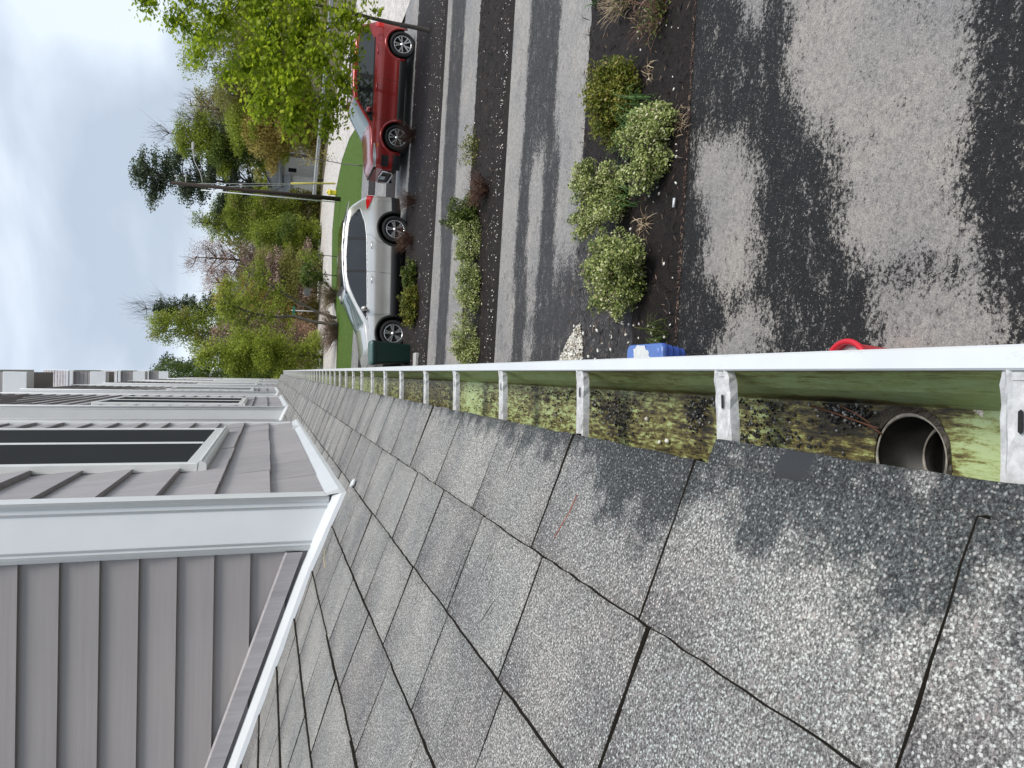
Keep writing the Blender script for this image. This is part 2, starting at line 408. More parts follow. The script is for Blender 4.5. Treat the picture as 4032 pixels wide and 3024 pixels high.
# ------------------------------------------------------------ ground
def strip(name, y0, y1, x0, x1, z, material, dx=.5, dy=.5, fn=None, kind='structure', label=None):
    nx = max(2, int((x1 - x0) / dx)); ny = max(2, int((y1 - y0) / dy))
    xs = np.linspace(x0, x1, nx + 1); ys = np.linspace(y0, y1, ny + 1)
    XX, YY = np.meshgrid(xs, ys)
    ZZ = -.04 * np.clip(XX, 0, 20) + z
    V = np.stack([XX, YY, ZZ], 2).reshape(-1, 3)
    i = np.arange((nx + 1) * (ny + 1)).reshape(ny + 1, nx + 1)
    F = np.stack([i[:-1, :-1], i[:-1, 1:], i[1:, 1:], i[1:, :-1]], 2).reshape(-1, 4)
    ex = {'dry': fn(XX.ravel(), YY.ravel())} if fn else None
    o = np_mesh(name, V, F, np.full(len(V), .5), material, None, extra=ex)
    o['kind'] = kind
    return o
def in_poly(X, Y, P):
    c = np.zeros(len(X), bool); n = len(P)
    for i in range(n):
        x1, y1 = P[i]; x2, y2 = P[(i + 1) % n]
        k = ((y1 > Y) != (y2 > Y)) & (X < (x2 - x1) * (Y - y1) / (y2 - y1 + 1e-12) + x1)
        c ^= k
    return c
def poly_dist(X, Y, P):
    d = np.full(len(X), 1e9); n = len(P)
    for i in range(n):
        a = np.array(P[i]); b = np.array(P[(i + 1) % n]); ab = b - a
        t = np.clip(((X - a[0]) * ab[0] + (Y - a[1]) * ab[1]) / (ab @ ab + 1e-12), 0, 1)
        d = np.minimum(d, np.hypot(X - a[0] - t * ab[0], Y - a[1] - t * ab[1]))
    return np.where(in_poly(X, Y, P), d, -d)
PATCH = [
 [(6, 4.9), (6, 2.9), (2.69, 2.95), (2.0, 3.06), (1.52, 3.05), (1.22, 3.09), (.99, 3.16), (.79, 2.98), (.62, 2.99), (.7, 3.8), (.95, 3.94), (1.47, 4.02), (1.78, 4.36), (2.22, 4.59), (2.69, 4.63)],
 [(2.06, 5.73), (1.91, 5.12), (1.56, 4.85), (1.18, 4.87), (.9, 4.79), (.64, 4.99), (.4, 4.53), (.21, 4.67), (0, 5.3), (.23, 5.33), (.57, 4.98), (.89, 5.53), (1.3, 5.51), (1.67, 5.76)],
 [(.62, 3.61), (.57, 2.99), (.3, 2.77), (-.2, 2.76), (-.2, 3.61)],
 [(4.5, 5.4), (4.5, 5.0), (2.87, 4.91), (2.64, 4.95), (2.71, 5.04), (3.01, 5.22)]]
def dryD(X, Y):
    d = np.full(len(X), -1e9)
    for P in PATCH: d = np.maximum(d, poly_dist(X, Y, P))
    return np.clip(.5 + d * 3.2, .02, 1.0)
def sm(a, b, x): t = np.clip((x - a) / (b - a), 0, 1); return t * t * (3 - 2 * t)
def band(Y, a, b, s=.12): return sm(a - s, a + s, Y) * (1 - sm(b - s, b + s, Y))
def dryC(X, Y):
    far = np.maximum(band(Y, 10.65, 12.5), band(Y, 7, 9.35))
    mid = np.maximum.reduce([band(Y, 10.75, 12.5), band(Y, 9.65, 10.2), band(Y, 8.6 - .3, 9.1)])
    near = np.maximum(band(Y, 10.6, 12.5) * .85, band(Y, 9.7, 10.1) * .62)
    t = sm(2.6, 3.6, X); u = sm(.9, 1.9, X)
    return (far * t + mid * (1 - t)) * u + near * (1 - u)
def dryB(X, Y):
    return np.maximum(band(Y, 13, 14.95, .15), band(Y, 16.25 - .35 * sm(4, 2, X), 18, .12) * .9)
strip('ground', -60, 900, -400, 500, -.06, MAT['earth'], 20, 20)
strip('driveway', -2, 5.89, -.6, 10.9, 0, MAT['asphaltD'], .04, .04, dryD)
strip('driveway', 6.6, 11.48, -.6, 10.9, 0, MAT['asphaltC'], .06, .04, dryC)
strip('driveway', 13.70, 16.74, -.6, 10.9, 0, MAT['asphaltC'], .1, .05, dryB)
strip('driveway', 20.62, 23.05, -.6, 10.9, 0, MAT['asphaltA'])
strip('driveway', 24.94, 28.0, -.6, 10.9, 0, MAT['asphaltA'])
strip('driveway', 29.95, 32.64, -.6, 10.9, 0, MAT['asphaltA'])
def bed(y0, y1, x0=-.6, x1=10.6):
    nx = int((x1 - x0) / .06); ny = int((y1 - y0) / .06)
    xs = np.linspace(x0, x1, nx + 1); ys = np.linspace(y0, y1, ny + 1)
    XX, YY = np.meshgrid(xs, ys)
    e_ = np.minimum(YY - y0, y1 - YY)
    r = np.random.RandomState(int(y0 * 10))
    ZZ = -.04 * np.clip(XX, 0, 20) - .012 + .05 * sm(0, .25, e_) + r.rand(*XX.shape) * .022 * sm(0, .1, e_)
    YY = YY + (r.rand(*XX.shape) - .5) * .03
    if y0 < 6:      # the drive cuts a corner off this bed beside the house
        d = poly_dist(XX.ravel(), YY.ravel(), [(-2, 6.74), (.47, 6.76), (1.15, 6.92), (1.72, 7.35), (2.3, 8.36), (2.3, 9), (-2, 9)]).reshape(XX.shape)
        ZZ = np.minimum(ZZ, -.04 * np.clip(XX, 0, 20) + np.clip(-d * .35, -.06, .05) + r.rand(*XX.shape) * .015 * (d < 0))
    V = np.stack([XX, YY, ZZ], 2).reshape(-1, 3)
    i = np.arange(XX.size).reshape(XX.shape)
    F = np.stack([i[:-1, :-1], i[:-1, 1:], i[1:, 1:], i[1:, :-1]], 2).reshape(-1, 4)
    o = np_mesh('mulch_bed', V, F, np.full(len(V), .5), MAT['mulch']); o['kind'] = 'structure'
for a in ((5.86, 8.36), (11.45, 13.73), (16.71, 20.65), (23.02, 24.97), (27.97, 29.98)): bed(*a)
def sheet(name, P, z, material):
    import bmesh
    bm = bmesh.new()
    vs = [bm.verts.new((x, y, gz(x) + z)) for x, y in P]
    f = bm.faces.new(vs); bmesh.ops.triangulate(bm, faces=[f])
    bmesh.ops.subdivide_edges(bm, edges=bm.edges[:], cuts=4, use_grid_fill=True)
    for v in bm.verts: v.co.z = gz(v.co.x) + z
    me = bpy.data.meshes.new(name); bm.to_mesh(me); bm.free(); me.materials.append(material)
    o = bpy.data.objects.new(name, me); C.objects.link(o); o['kind'] = 'structure'; return o
sheet('street', [(10.9, -30), (19.5, -30), (19.3, 39), (18.6, 50), (17.2, 56.9), (14.8, 60.6), (11.2, 62.2), (6.5, 60.6), (1.8, 57.2), (-12, 49), (-40, 36), (-40, 24), (-10, 36.5), (2.5, 40.5), (5.1, 46.2), (8.7, 48.3), (11.0, 47.4), (12.0, 44), (12.04, 40), (11.5, 36), (10.9, 33.2)], .004, MAT['street'])
sheet('lawn', [(-40, 20), (-14, 32.7), (10.9, 32.7), (11.9, 36), (12.5, 40), (12.4, 44), (11.3, 47.9), (8.7, 48.8), (4.9, 46.8), (3.0, 42.6), (1.8, 40.6), (-10, 37)], -.010, MAT['lawn'])

# ------------------------------------------------------------ loose stones on the beds
ICO = None
def stones(name, P, size, label, cat, material=MAT['stone'], tones=None, flat=.6, kind='stuff', rs=npr):
    n = len(P)
    base = np.array([(0, 0, 1), (.89, 0, .45), (.28, .85, .45), (-.72, .53, .45), (-.72, -.53, .45), (.28, -.85, .45), (.72, .53, -.45), (-.28, .85, -.45), (-.89, 0, -.45), (-.28, -.85, -.45), (.72, -.53, -.45), (0, 0, -1)])
    fc = np.array([(0, 1, 2), (0, 2, 3), (0, 3, 4), (0, 4, 5), (0, 5, 1), (1, 6, 2), (2, 7, 3), (3, 8, 4), (4, 9, 5), (5, 10, 1), (6, 7, 2), (7, 8, 3), (8, 9, 4), (9, 10, 5), (10, 6, 1), (11, 7, 6), (11, 8, 7), (11, 9, 8), (11, 10, 9), (11, 6, 10)])
    R = rot_mats(n, .5, rs)
    sc = size * (.5 + rs.rand(n, 1) * .9) * np.array([[1, 1, flat]]) * (.75 + .5 * rs.rand(n, 3))
    L = base[None] * sc[:, None, :]
    V = np.einsum('nij,nkj->nki', R, L) + P[:, None, :]
    F = (fc[None] + (np.arange(n) * 12)[:, None, None]).reshape(-1, 3)
    tones = rs.rand(n) if tones is None else tones
    o = np_mesh(name, V.reshape(-1, 3), F, np.repeat(tones, 12), material, None, smooth=True)
    return tag(o, label, cat, kind=kind)
def scatter(y0, y1, x0, x1, n, bias=None, h=.045):
    P = np.zeros((n, 3)); P[:, 0] = x0 + (x1 - x0) * npr.rand(n)
    u = npr.rand(n)
    if bias == 'edges': u = np.where(npr.rand(n) < .7, npr.beta(1, 6, n), u)
    P[:, 1] = y0 + (y1 - y0) * u
    P[:, 2] = -.04 * np.clip(P[:, 0], 0, 20) + h
    return P
stones('pebbles', np.vstack([scatter(5.95, 7.2, .1, 4.5, 60), scatter(5.9, 8.3, .05, .6, 45)]), .017, 'pale pebbles scattered over the nearest black mulch bed', 'pebbles', tones=.6 + .4 * npr.rand(105))
stones('pebbles', scatter(11.55, 13.6, .1, 7.5, 420, 'edges'), .011, 'pale pebbles along the near edge of the middle mulch bed', 'pebbles', tones=.35 + .65 * npr.rand(420) ** .5)
stones('pebbles', scatter(16.85, 20.4, .1, 10.4, 620, 'edges'), .012, 'pale pebbles along the near edge of the mulch bed before the cars', 'pebbles', tones=.35 + .65 * npr.rand(620))
def chips(y0, y1, n, label):
    n *= 3; P = scatter(y0, y1, .0, 9, n, h=.05)
    d = npr.normal(size=(n, 3)); d[:, 2] *= .2
    o = leaves('wood_chips', P, .07, npr.rand(n) ** 2, mat_tone('wood_chips_bark', [(0, (.012, .01, .01)), (.5, (.05, .035, .03)), (1, (.30, .21, .15))], .7), 'needle', None, dirs=d)
    tag(o, label, 'wood chips', kind='stuff')
chips(5.95, 8.3, 1500, 'dark wood chips lying on the nearest mulch bed')
chips(11.6, 13.6, 900, 'dark wood chips lying on the middle mulch bed')
# gravel wedge at the edge of the driveway
P = []
while len(P) < 3000:
    x, y = rnd.uniform(-.5, .63), rnd.uniform(7.9, 8.8)
    t_ = (x - .35) / .28
    lo_ = 7.95 + .12 * max(t_, 0); hi_ = 8.52 - .35 * t_ if t_ > 0 else 8.52 - .25 * t_
    if t_ > .6: hi_ -= (t_ - .6) * .25
    if lo_ < y < hi_: P.append((x, y, gz(x) + .008 + rnd.random() * .012))
P = np.array(P)
stones('gravel', P, .014, 'pale gravel wedge bared in the asphalt of the second driveway', 'gravel', tones=npr.rand(len(P)) ** .8)

# ------------------------------------------------------------ lower roof
XK = [-.08, -.235, -.388, -.535, -.69, -.85, -1.01, -1.17, -1.33, -1.49, -1.65, -1.81, -1.97, -2.13, -2.29, -2.45, -2.61, -2.77]
def rz(x):
    if x > -.70: return CAMZ - .42 + .413 * (-.08 - x)
    return CAMZ - .42 + .413 * .62 + .345 * (-.70 - x)
RY0, RY1 = -.6, 22.9
roof = thing('porch_roof', 'low pitched grey shingle roof running along above the gutter', 'roof', (-.5, 0, 3.1))
WE = [(-1, .02), (.2, .035), (.34, .045), (.36, .075), (.42, .065), (.5, .045), (.535, .05), (.555, .10), (.575, .045), (.60, .02), (.64, .03), (.67, .05), (.70, .085), (.78, .07), (.84, .08), (.88, .05), (.93, .03), (.97, .02), (1.02, .025), (1.1, .035), (1.2, .03), (1.3, .015), (1.5, .02), (2, .005), (4, -.02), (30, -.03)]
def wetf(x, y):
    e_ = -.08 - x            # distance up from the eave
    for (a, p), (b, q) in zip(WE, WE[1:]):
        if y <= b: break
    t = (y - a) / (b - a); e0 = p + (q - p) * min(max(t, 0), 1)
    return max(-.3, min(.95, .52 + (e0 - e_) * 8))
V = []; Fq = []; tone = []; wet = []; dk = []
def tab(k, ya, yb, tn):
    xa, xb = XK[k], XK[k + 1] - .012
    near = xa > -1.4 and ya < 6
    nx, ny = (6, 10) if near else (3, 5)
    lift = .0034 + rnd.random() * .0028
    j = [(rnd.random() - .5) * (.0022 if near else .001) for _ in range(ny + 1)]
    s0, s1 = rnd.random() * .002, rnd.random() * .002
    o = len(V)
    for b in range(ny + 1):
        y = ya + (yb - ya) * b / ny
        for a in range(nx + 1):
            t = a / nx; x = xa + (xb - xa) * t + j[b] * (1 - t)
            yy = y + ((rnd.random() - .5) * .0016 if b in (0, ny) and near else 0)
            curl = (s0 * (1 - b / ny) + s1 * b / ny) * (1 - t) ** 2
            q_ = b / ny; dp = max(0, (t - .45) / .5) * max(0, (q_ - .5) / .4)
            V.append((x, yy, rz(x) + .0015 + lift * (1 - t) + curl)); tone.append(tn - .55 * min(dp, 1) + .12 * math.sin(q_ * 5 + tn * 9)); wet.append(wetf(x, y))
    for b in range(ny):
        for a in range(nx):
            i = o + b * (nx + 1) + a; Fq.append((i, i + nx + 1, i + nx + 2, i + 1))
    # lower edge thickness and the two side edges
    e0 = len(V)
    for b in range(ny + 1):
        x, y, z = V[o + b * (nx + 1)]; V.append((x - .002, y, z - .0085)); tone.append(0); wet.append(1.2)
    for b in range(ny): dk.append(len(Fq)); Fq.append((o + b * (nx + 1), e0 + b, e0 + b + 1, o + (b + 1) * (nx + 1)))
    for b in (0, ny):
        s_ = len(V)
        for a in range(nx + 1):
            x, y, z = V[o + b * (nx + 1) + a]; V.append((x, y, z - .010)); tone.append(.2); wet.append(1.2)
        for a in range(nx):
            i = o + b * (nx + 1) + a; dk.append(len(Fq)); Fq.append((i, i + 1, s_ + a + 1, s_ + a))
phase = [.355, .345, .28, .175]
sp = [.314, .288, .305, .30]
for k in range(len(XK) - 1):
    p = phase[k] if k < 4 else rnd.random() * .3
    d = sp[k] if k < 4 else .303
    y = p - d * 4
    while y < RY1:
        w_ = d + (rnd.random() - .5) * .012
        y2 = min(y + w_, RY1)
        if y2 > RY0 and y2 - y > .02:
            gp_ = (.0015 if k == 0 and y < .9 else .0024) if y < 1.4 else .0042
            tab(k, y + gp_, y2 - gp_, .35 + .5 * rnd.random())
        y = y + w_
    if k == 0:   # starter strip showing past the eave course close to the camera
        pass
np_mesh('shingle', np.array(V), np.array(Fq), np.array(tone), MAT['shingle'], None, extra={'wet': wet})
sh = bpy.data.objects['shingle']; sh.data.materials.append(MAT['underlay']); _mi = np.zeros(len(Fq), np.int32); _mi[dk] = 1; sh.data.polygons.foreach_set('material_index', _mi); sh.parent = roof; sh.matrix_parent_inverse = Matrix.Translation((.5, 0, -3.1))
def put(o, root):
    """parent without moving"""
    o.parent = root; o.matrix_parent_inverse = Matrix.LocRotScale(root.location, root.rotation_euler, None).inverted(); return o
def part(mb, name, mats, root=None, **k): 
    o = mb.build(name, mats, **k)
    return put(o, root) if root else o
u = MB()
prof = [(-.083, rz(-.083) - .002), (-.70, rz(-.70) - .002), (-2.9, rz(-2.9) - .002), (-2.9, rz(-2.9) - .12), (-.70, rz(-.7) - .12), (-.12, rz(-.12) - .03), (-.09, rz(-.09) - .022)]
u.prism_y(prof, RY0, RY1 - .003)
part(u, 'roof_deck', MAT['underlay'], roof)
# starter strip
V = []; Fq = []; tone = []; wet = []
ny = 60
for b in range(ny + 1):
    y = -.6 + (.672 + .6) * b / ny
    for a in range(4):
        x = -.0595 - .0255 * a + (rnd.random() - .5) * .002 * (a == 0)
        V.append((x, y, CAMZ - .428 + .413 * (-.08 - x) * .95)); tone.append(.5); wet.append(2.6 if .525 < y < .562 else 1.5 if .51 < y < .575 else .78 + .12 * math.sin(y * 40))
for b in range(ny):
    for a in range(3):
        i = b * 4 + a; Fq.append((i, i + 4, i + 5, i + 1))
for b in range(ny + 1):
    x, y, z = V[b * 4]; V.append((x, y, z - .004)); tone.append(.1); wet.append(1)
n0 = (ny + 1) * 4
for b in range(ny): Fq.append((b * 4, n0 + b, n0 + b + 1, (b + 1) * 4))
o = np_mesh('starter_strip', np.array(V), np.array(Fq), np.array(tone), MAT['shingle'], None, extra={'wet': wet}); put(o, roof)
b_ = MB()
def quadpatch(mb, pts, tone=.5): mb.add(pts, [tuple(range(len(pts)))], 0, tone)
q = []
for x, y in ((-.0532, .528), (-.0535, .545), (-.0545, .556), (-.059, .560), (-.062, .556), (-.067, .563), (-.073, .558), (-.079, .551), (-.0785, .54), (-.079, .53), (-.075, .521), (-.070, .527), (-.065, .519), (-.058, .523)):
    q.append((x, y, CAMZ - .428 + .413 * (-.08 - x) * .95 + .0011))



cr_ = MB()
for x, y, l, a, wd in ((-.285, 1.115, .05, .1, .0022), (-.30, 1.07, .035, .25, .0018), (-.335, 1.035, .045, -.5, .0026), (-.27, 1.10, .03, .15, .0016), (-.36, .93, .03, .5, .0014), (-.13, 1.19, .085, .02, .0028), (-.30, 1.52, .05, .1, .002), (-.47, 1.02, .09, .0, .0016), (-.60, 1.38, .08, .05, .0018), (-.68, 1.6, .06, .1, .002), (-.33, 1.225, .10, .03, .0030), (-.46, 1.93, .07, .05, .0035), (-.45, 1.98, .06, -.05, .003), (-.92, 1.7, .05, .1, .003), (-.20, 2.9, .1, .0, .004), (-.17, 4.1, .1, .02, .004)):
    p = []
    for q in (-.5, -.2, .15, .5): p.append((x + l * q * math.cos(a), y + l * q * math.sin(a) + rnd.uniform(-.001, .001)))
    vs = []
    for i_, (px_, py_) in enumerate(p):
        h_ = rz(px_) + .0105; ww = wd * (.25 if i_ in (0, 3) else 1) / 2
        vs += [(px_, py_ - ww, h_), (px_, py_ + ww, h_)]
    cr_.add(vs, [(0, 1, 3, 2), (2, 3, 5, 4), (4, 5, 7, 6)])
part(cr_, 'scuff_mark', MAT['underlay'], roof)

# ------------------------------------------------------------ gutter
GZ = CAMZ - .44          # lip height
FZ = CAMZ - .53          # floor height
G0, G1 = -.6, 21.5
gut = thing('gutter', 'long white gutter with green algae and grime inside', 'gutter', (0, 0, FZ))
def grime(x, y, z):
    if z > FZ + .012: return .20 + .05 * math.sin(y * 3.1) + .20 * max(0, (z - FZ - .035) / .05) + .16 * math.exp(-((y - .95) / .12) ** 2)
    g = .60 + .10 * math.sin(y * 2.3 + 1)
    for c, a, s in ((.42, -.60, .055), (1.98, -.35, .10), (.80, -.14, .03), (1.3, -.1, .05), (.62, .10, .1), (.72, -.12, .05), (1.05, .02, .12), (2.6, .15, .3)): g += a * math.exp(-((y - c) / s) ** 2)
    for cx, cy in ((-.05, .86), (-.03, .60), (-.055, 1.12)): g += .35 * math.exp(-(((x - cx) / .02) ** 2 + ((y - cy) / .05) ** 2))
    if y > 2.6: g -= .12
    return g
def gmesh(name, grid, material, par):
    V = np.array(grid); a, b = V.shape[:2]; i = np.arange(a * b).reshape(a, b)
    F = np.stack([i[:-1, :-1], i[:-1, 1:], i[1:, 1:], i[1:, :-1]], 2).reshape(-1, 4)
    VV = V.reshape(-1, 3)
    return put(np_mesh(name, VV, F, np.full(len(VV), .5), material, None, smooth=False, extra={'grime': [grime(*p) for p in VV]}), par)
HX, HY, HR = -.0635, .517, .0385
ys = list(np.arange(G0, .45, .03)) + [.45]
ys2 = [.585] + list(np.arange(.61, 3, .03)) + list(np.arange(3, G1, .25)) + [G1]
XF = [-.135, -.11, -.085, -.06, -.04, -.019]
tg = MB(); gr = []
def sheetgrid(yl, prof, mi=0):
    o = len(tg.v); n = len(prof)
    tg.add([(x, y, z) for y in yl for x, z in prof], [(a * n + b, (a + 1) * n + b, (a + 1) * n + b + 1, a * n + b + 1) for a in range(len(yl) - 1) for b in range(n - 1)], mi)
sheetgrid(ys, [(x, FZ) for x in XF]); sheetgrid(ys2, [(x, FZ) for x in XF])
nn = 48; inner = []; outer = []
for k in range(nn):
    a = 2 * math.pi * k / nn; c, s = math.cos(a), math.sin(a)
    inner.append((HX + HR * c, HY + HR * s, FZ))
    tx = ((-.019 - HX) / c if c > 0 else (-.135 - HX) / c) if abs(c) > 1e-6 else 1e9
    ty = ((.585 - HY) / s if s > 0 else (.45 - HY) / s) if abs(s) > 1e-6 else 1e9
    t = min(tx, ty); outer.append((HX + t * c, HY + t * s, FZ))
tg.add(inner + outer, [(k, k + nn, (k + 1) % nn + nn, (k + 1) % nn) for k in range(nn)])
ya = ys + ys2
sheetgrid(ya, [(-.019, FZ), (-.0165, FZ + .004), (-.012, FZ + .02), (-.006, FZ + .04), (.004, FZ + .06), (.0085, FZ + .078), (.0095, FZ + .0885)], 1)
sheetgrid(ya, [(-.135, FZ + .10), (-.135, FZ)])
o = tg.build('trough_lining', [MAT['gin'], MAT['gin2']], None, extra={'grime': [grime(*p) for p in tg.v]}); put(o, gut)
sh_ = MB()
lip = [(.0100, GZ - .006), (.0100, GZ - .0005), (.0115, GZ + .0012), (.0245, GZ + .0012), (.0262, GZ - .001), (.0262, GZ - .014), (.024, GZ - .018), (.020, GZ - .030), (.017, GZ - .045), (.009, GZ - .062), (.000, GZ - .078), (-.004, GZ - .088), (-.006, GZ - .0935), (-.137, GZ - .0935), (-.137, GZ + .012), (-.1362, GZ + .012), (-.1362, FZ - .0012), (-.0185, FZ - .0012), (-.0155, FZ + .003), (-.0105, FZ + .02), (-.0045, FZ + .04), (.0055, FZ + .06)]
def prism_noise(prof, yl, mi=0):
    n = len(prof); vs = [(x, y, z) for y in yl for x, z in prof]
    fs = [(a * n + b, a * n + (b + 1) % n, (a + 1) * n + (b + 1) % n, (a + 1) * n + b) for a in range(len(yl) - 1) for b in range(n)]
    sh_.add(vs, fs, mi)
# outer shell: split round the outlet so that it stays open below
lipf = [p for p in lip if True]
top = lip[:12] + [(-.004, FZ + .002), (-.0105, FZ + .02), (-.0045, FZ + .04), (.0055, FZ + .06)]
prism_noise(top, [G0, G1])
bk = [(-.137, GZ + .012), (-.1362, GZ + .012), (-.1362, FZ - .001), (-.137, FZ - .001)]
prism_noise(bk, [G0, G1])
sh_.box(-.137, -.003, G0, HY - .07, FZ - .004, FZ - .0015); sh_.box(-.137, -.003, HY + .07, G1, FZ - .004, FZ - .0015)
sh_.box(-.137, -.003, G1, G1 + .002, FZ - .003, GZ + .002)
sh_.add([(-.135, G1, GZ), (.024, G1, GZ), (.015, G1, GZ - .05), (-.004, G1, FZ), (-.135, G1, FZ)], [(0, 1, 2, 3, 4)])
part(sh_, 'outer_shell', MAT['white'], gut)
jt = MB()
for yj in (-.2, 1.25, 4.3, 9.4, 14.6): jt.box(.0103, .0264, yj, yj + .0012, GZ - .012, GZ + .0022, 0)
# hangers
HY_ = [.352, .676, 1.046, 1.446, 1.836, 2.208, 2.635, 3.011]
while HY_[-1] + .385 < G1 - .2: HY_.append(HY_[-1] + .385)
hang = None
def hanger_mesh():
    h = MB()
    def pf(y0, y1, z, z1=None):   # folded channel section along x, dips a little to the back
        return z
    X = [.0125, .006, .001, -.004, -.012, -.02, -.03, -.04, -.05, -.06, -.07, -.08, -.09, -.1, -.11, -.12, -.1345]
    Wd = [.0105, .0118, .0128, .0135] + [.0130] * 12 + [.0135]
    dz = [0, -.001, -.0015, -.002] + [-.0025 - .0001 * i for i in range(13)]
    sec = lambda w, z: [(-w, z - .009), (-w, z), (-w * .78, z + .0022), (-w * .60, z), (w * .30, z), (w * .48, z + .0026), (w * .70, z + .0004), (w, z), (w, z - .009)]
    vs = []
    hr = random.Random(3)
    for x, w, d in zip(X, Wd, dz):
        for q_, (yy, zz) in enumerate(sec(w, GZ - .002 + d)): vs.append((x, yy + hr.uniform(-.0009, .0009), zz + hr.uniform(-.0006, .0006)))
    n = 9; fs = [(a * n + b, (a + 1) * n + b, (a + 1) * n + b + 1, a * n + b + 1) for a in range(len(X) - 1) for b in range(n - 1)]
    h.add(vs, fs, 0)
    h.box(.004, .0098, -.009, .009, GZ - .012, GZ - .0025, 0)
    # slot and screw head
    h.add([(-.014, -.002, GZ - .0026), (-.0155, 0, GZ - .0026), (-.028, 0, GZ - .0026), (-.0295, -.002, GZ - .0026), (-.028, -.0038, GZ - .0026), (-.0155, -.0038, GZ - .0026)], [(0, 1, 2, 3, 4, 5)], 1)
    return h
for i, y in enumerate(HY_):
    if hang is None:
        hang = part(hanger_mesh(), 'hanger', [MAT['zinc'], MAT['dark']]); o = hang
    else:
        o = hang.copy(); C.objects.link(o)
    o.location = (0, 0, 0)
    put(o, gut); o.matrix_parent_inverse = Matrix.Translation((0, y, -FZ)) @ Matrix.Rotation(0, 4, 'Z')
    o.rotation_euler = (0, 0, math.radians(rnd.uniform(-1.5, 1.5) + (4 if i == 1 else 0)))
# outlet
def torus(mb, cx, cy, z, R, r, tilt=0, ax='x', n=48, k=8, mi=0, wob=0):
    vs = []; fs = []
    for i in range(n):
        a = 2 * math.pi * i / n; rr = r * (1 + wob * math.sin(3 * a + 1)); Rv = R
        for j in range(k):
            b = 2 * math.pi * j / k
            x = (Rv + rr * math.cos(b)) * math.cos(a); y = (Rv + rr * math.cos(b)) * math.sin(a); zz = rr * math.sin(b)
            y, zz = y * math.cos(tilt) - zz * math.sin(tilt), y * math.sin(tilt) + zz * math.cos(tilt)
            vs.append((cx + x, cy + y, z + zz))
    for i in range(n):
        for j in range(k): fs.append((i * k + j, ((i + 1) % n) * k + j, ((i + 1) % n) * k + (j + 1) % k, i * k + (j + 1) % k))
    mb.add(vs, fs, mi, .5, True)
t = MB(); torus(t, HX, HY, FZ + .0015, HR - .001, .0015, wob=.4)
rim = part(t, 'outlet_rim', MAT['ring'], gut)
t = MB(); vs = []; fs = []
for i in range(48):
    a = 2 * math.pi * i / 48; r1 = HR + .0005; r2 = HR + .004 + .0025 * math.sin(2.1 * a + 1) + rnd.random() * .002 + (.005 if .2 < a < 1.3 else 0)
    zc = .0035
    x2 = min(HX + r2 * math.cos(a), -.0195)
    vs += [(HX + r1 * math.cos(a), HY + r1 * math.sin(a), FZ + zc), (x2, HY + r2 * math.sin(a), FZ + .0007)]
fs = [(2 * i, 2 * i + 1, (2 * i + 3) % 96, (2 * i + 2) % 96) for i in range(48)]
t.add(vs, fs); part(t, 'sealant_ring', MAT['sealant'], gut)
t = MB(); n = 40; vs = []; fs = []
EX, EY, EZ = HX, HY - .012, FZ - .032
lev = [(HX, HY, FZ + .0015, HR - .001), (HX, HY, EZ, HR - .002), (EX, EY, EZ + .0005, .0292), (EX, EY, EZ - .01, .0285), (EX + .004, EY - .003, EZ - .13, .027)]
for cx, cy, z, R_ in lev:
    for i in range(n):
        a = 2 * math.pi * i / n; vs.append((cx + R_ * math.cos(a), cy + R_ * math.sin(a), z))
for l in range(len(lev) - 1):
    for i in range(n): fs.append((l * n + i, l * n + (i + 1) % n, (l + 1) * n + (i + 1) % n, (l + 1) * n + i))
fs.append(tuple((len(lev) - 1) * n + i for i in range(n)))
t.add(vs, fs, 0, .5, True); t.box(EX - .024, EX + .024, EY + .018, EY + .021, EZ - .12, EZ - .012); part(t, 'outlet_tube', MAT['tube'], gut)
t = MB(); torus(t, EX, EY, EZ + .001, .0293, .0014, 0, wob=.4); part(t, 'elbow_rim', MAT['ring'], gut)
# fascia and debris
fa = MB(); fa.box(-.165, -.1385, G0, RY1, CAMZ - .60, CAMZ - .425)
fa.box(-.47, -.166, G0, RY1, CAMZ - .60, CAMZ - .585)
part(fa, 'fascia_board', MAT['white_trim'], roof)
P = []; T_ = []
def clump(cx, cy, sx, sy, n, pile=1):
    for _ in range(n):
        x = cx + rnd.gauss(0, sx); y = cy + rnd.gauss(0, sy)
        if x > -.021 or x < -.13 or math.hypot(x - HX, y - HY) < HR + .002: continue
        P.append((x, y, FZ + .0012 + rnd.random() * .003 * pile)); T_.append(rnd.random() ** 1.6)
clump(-.028, .578, .005, .010, 90, 1.6); clump(-.030, .608, .007, .018, 90); clump(-.06, .74, .02, .02, 110); clump(-.03, .70, .010, .03, 60)
clump(-.028, .82, .006, .035, 130, 1.4); clump(-.05, .86, .013, .012, 90, 1.4); clump(-.07, .69, .02, .03, 100)
clump(-.04, 1.16, .014, .035, 160, 1.3); clump(-.055, 1.08, .02, .03, 120, 1.4); clump(-.08, 1.075, .012, .022, 70, 2); clump(-.03, 1.38, .01, .09, 120); clump(-.06, 1.36, .02, .05, 70)
for _ in range(160): clump(-.04, rnd.uniform(.6, 1.6), .03, .02, 1)
for _ in range(1500): clump(-.06, rnd.uniform(1.5, 9), .03, .03, 1, 2)
for y in HY_[4:20]: clump(-.06, y - .05, .025, .05, 45, 1.5)
stones('roof_grit', np.array(P), .0016, 'washed off granules and dark grit lying in the gutter', 'roof grit', MAT['grit'], np.array(T_), .8)
pb = [(-.088, .951), (-.085, .93), (-.058, .99), (-.075, 1.21)]
stones('pebbles', np.array([(x, y, FZ + .004) for x, y in pb]), .0042, 'few pale pebbles lying alone on the stained gutter floor', 'pebbles', tones=np.array([.9, .95, .5, .8]))
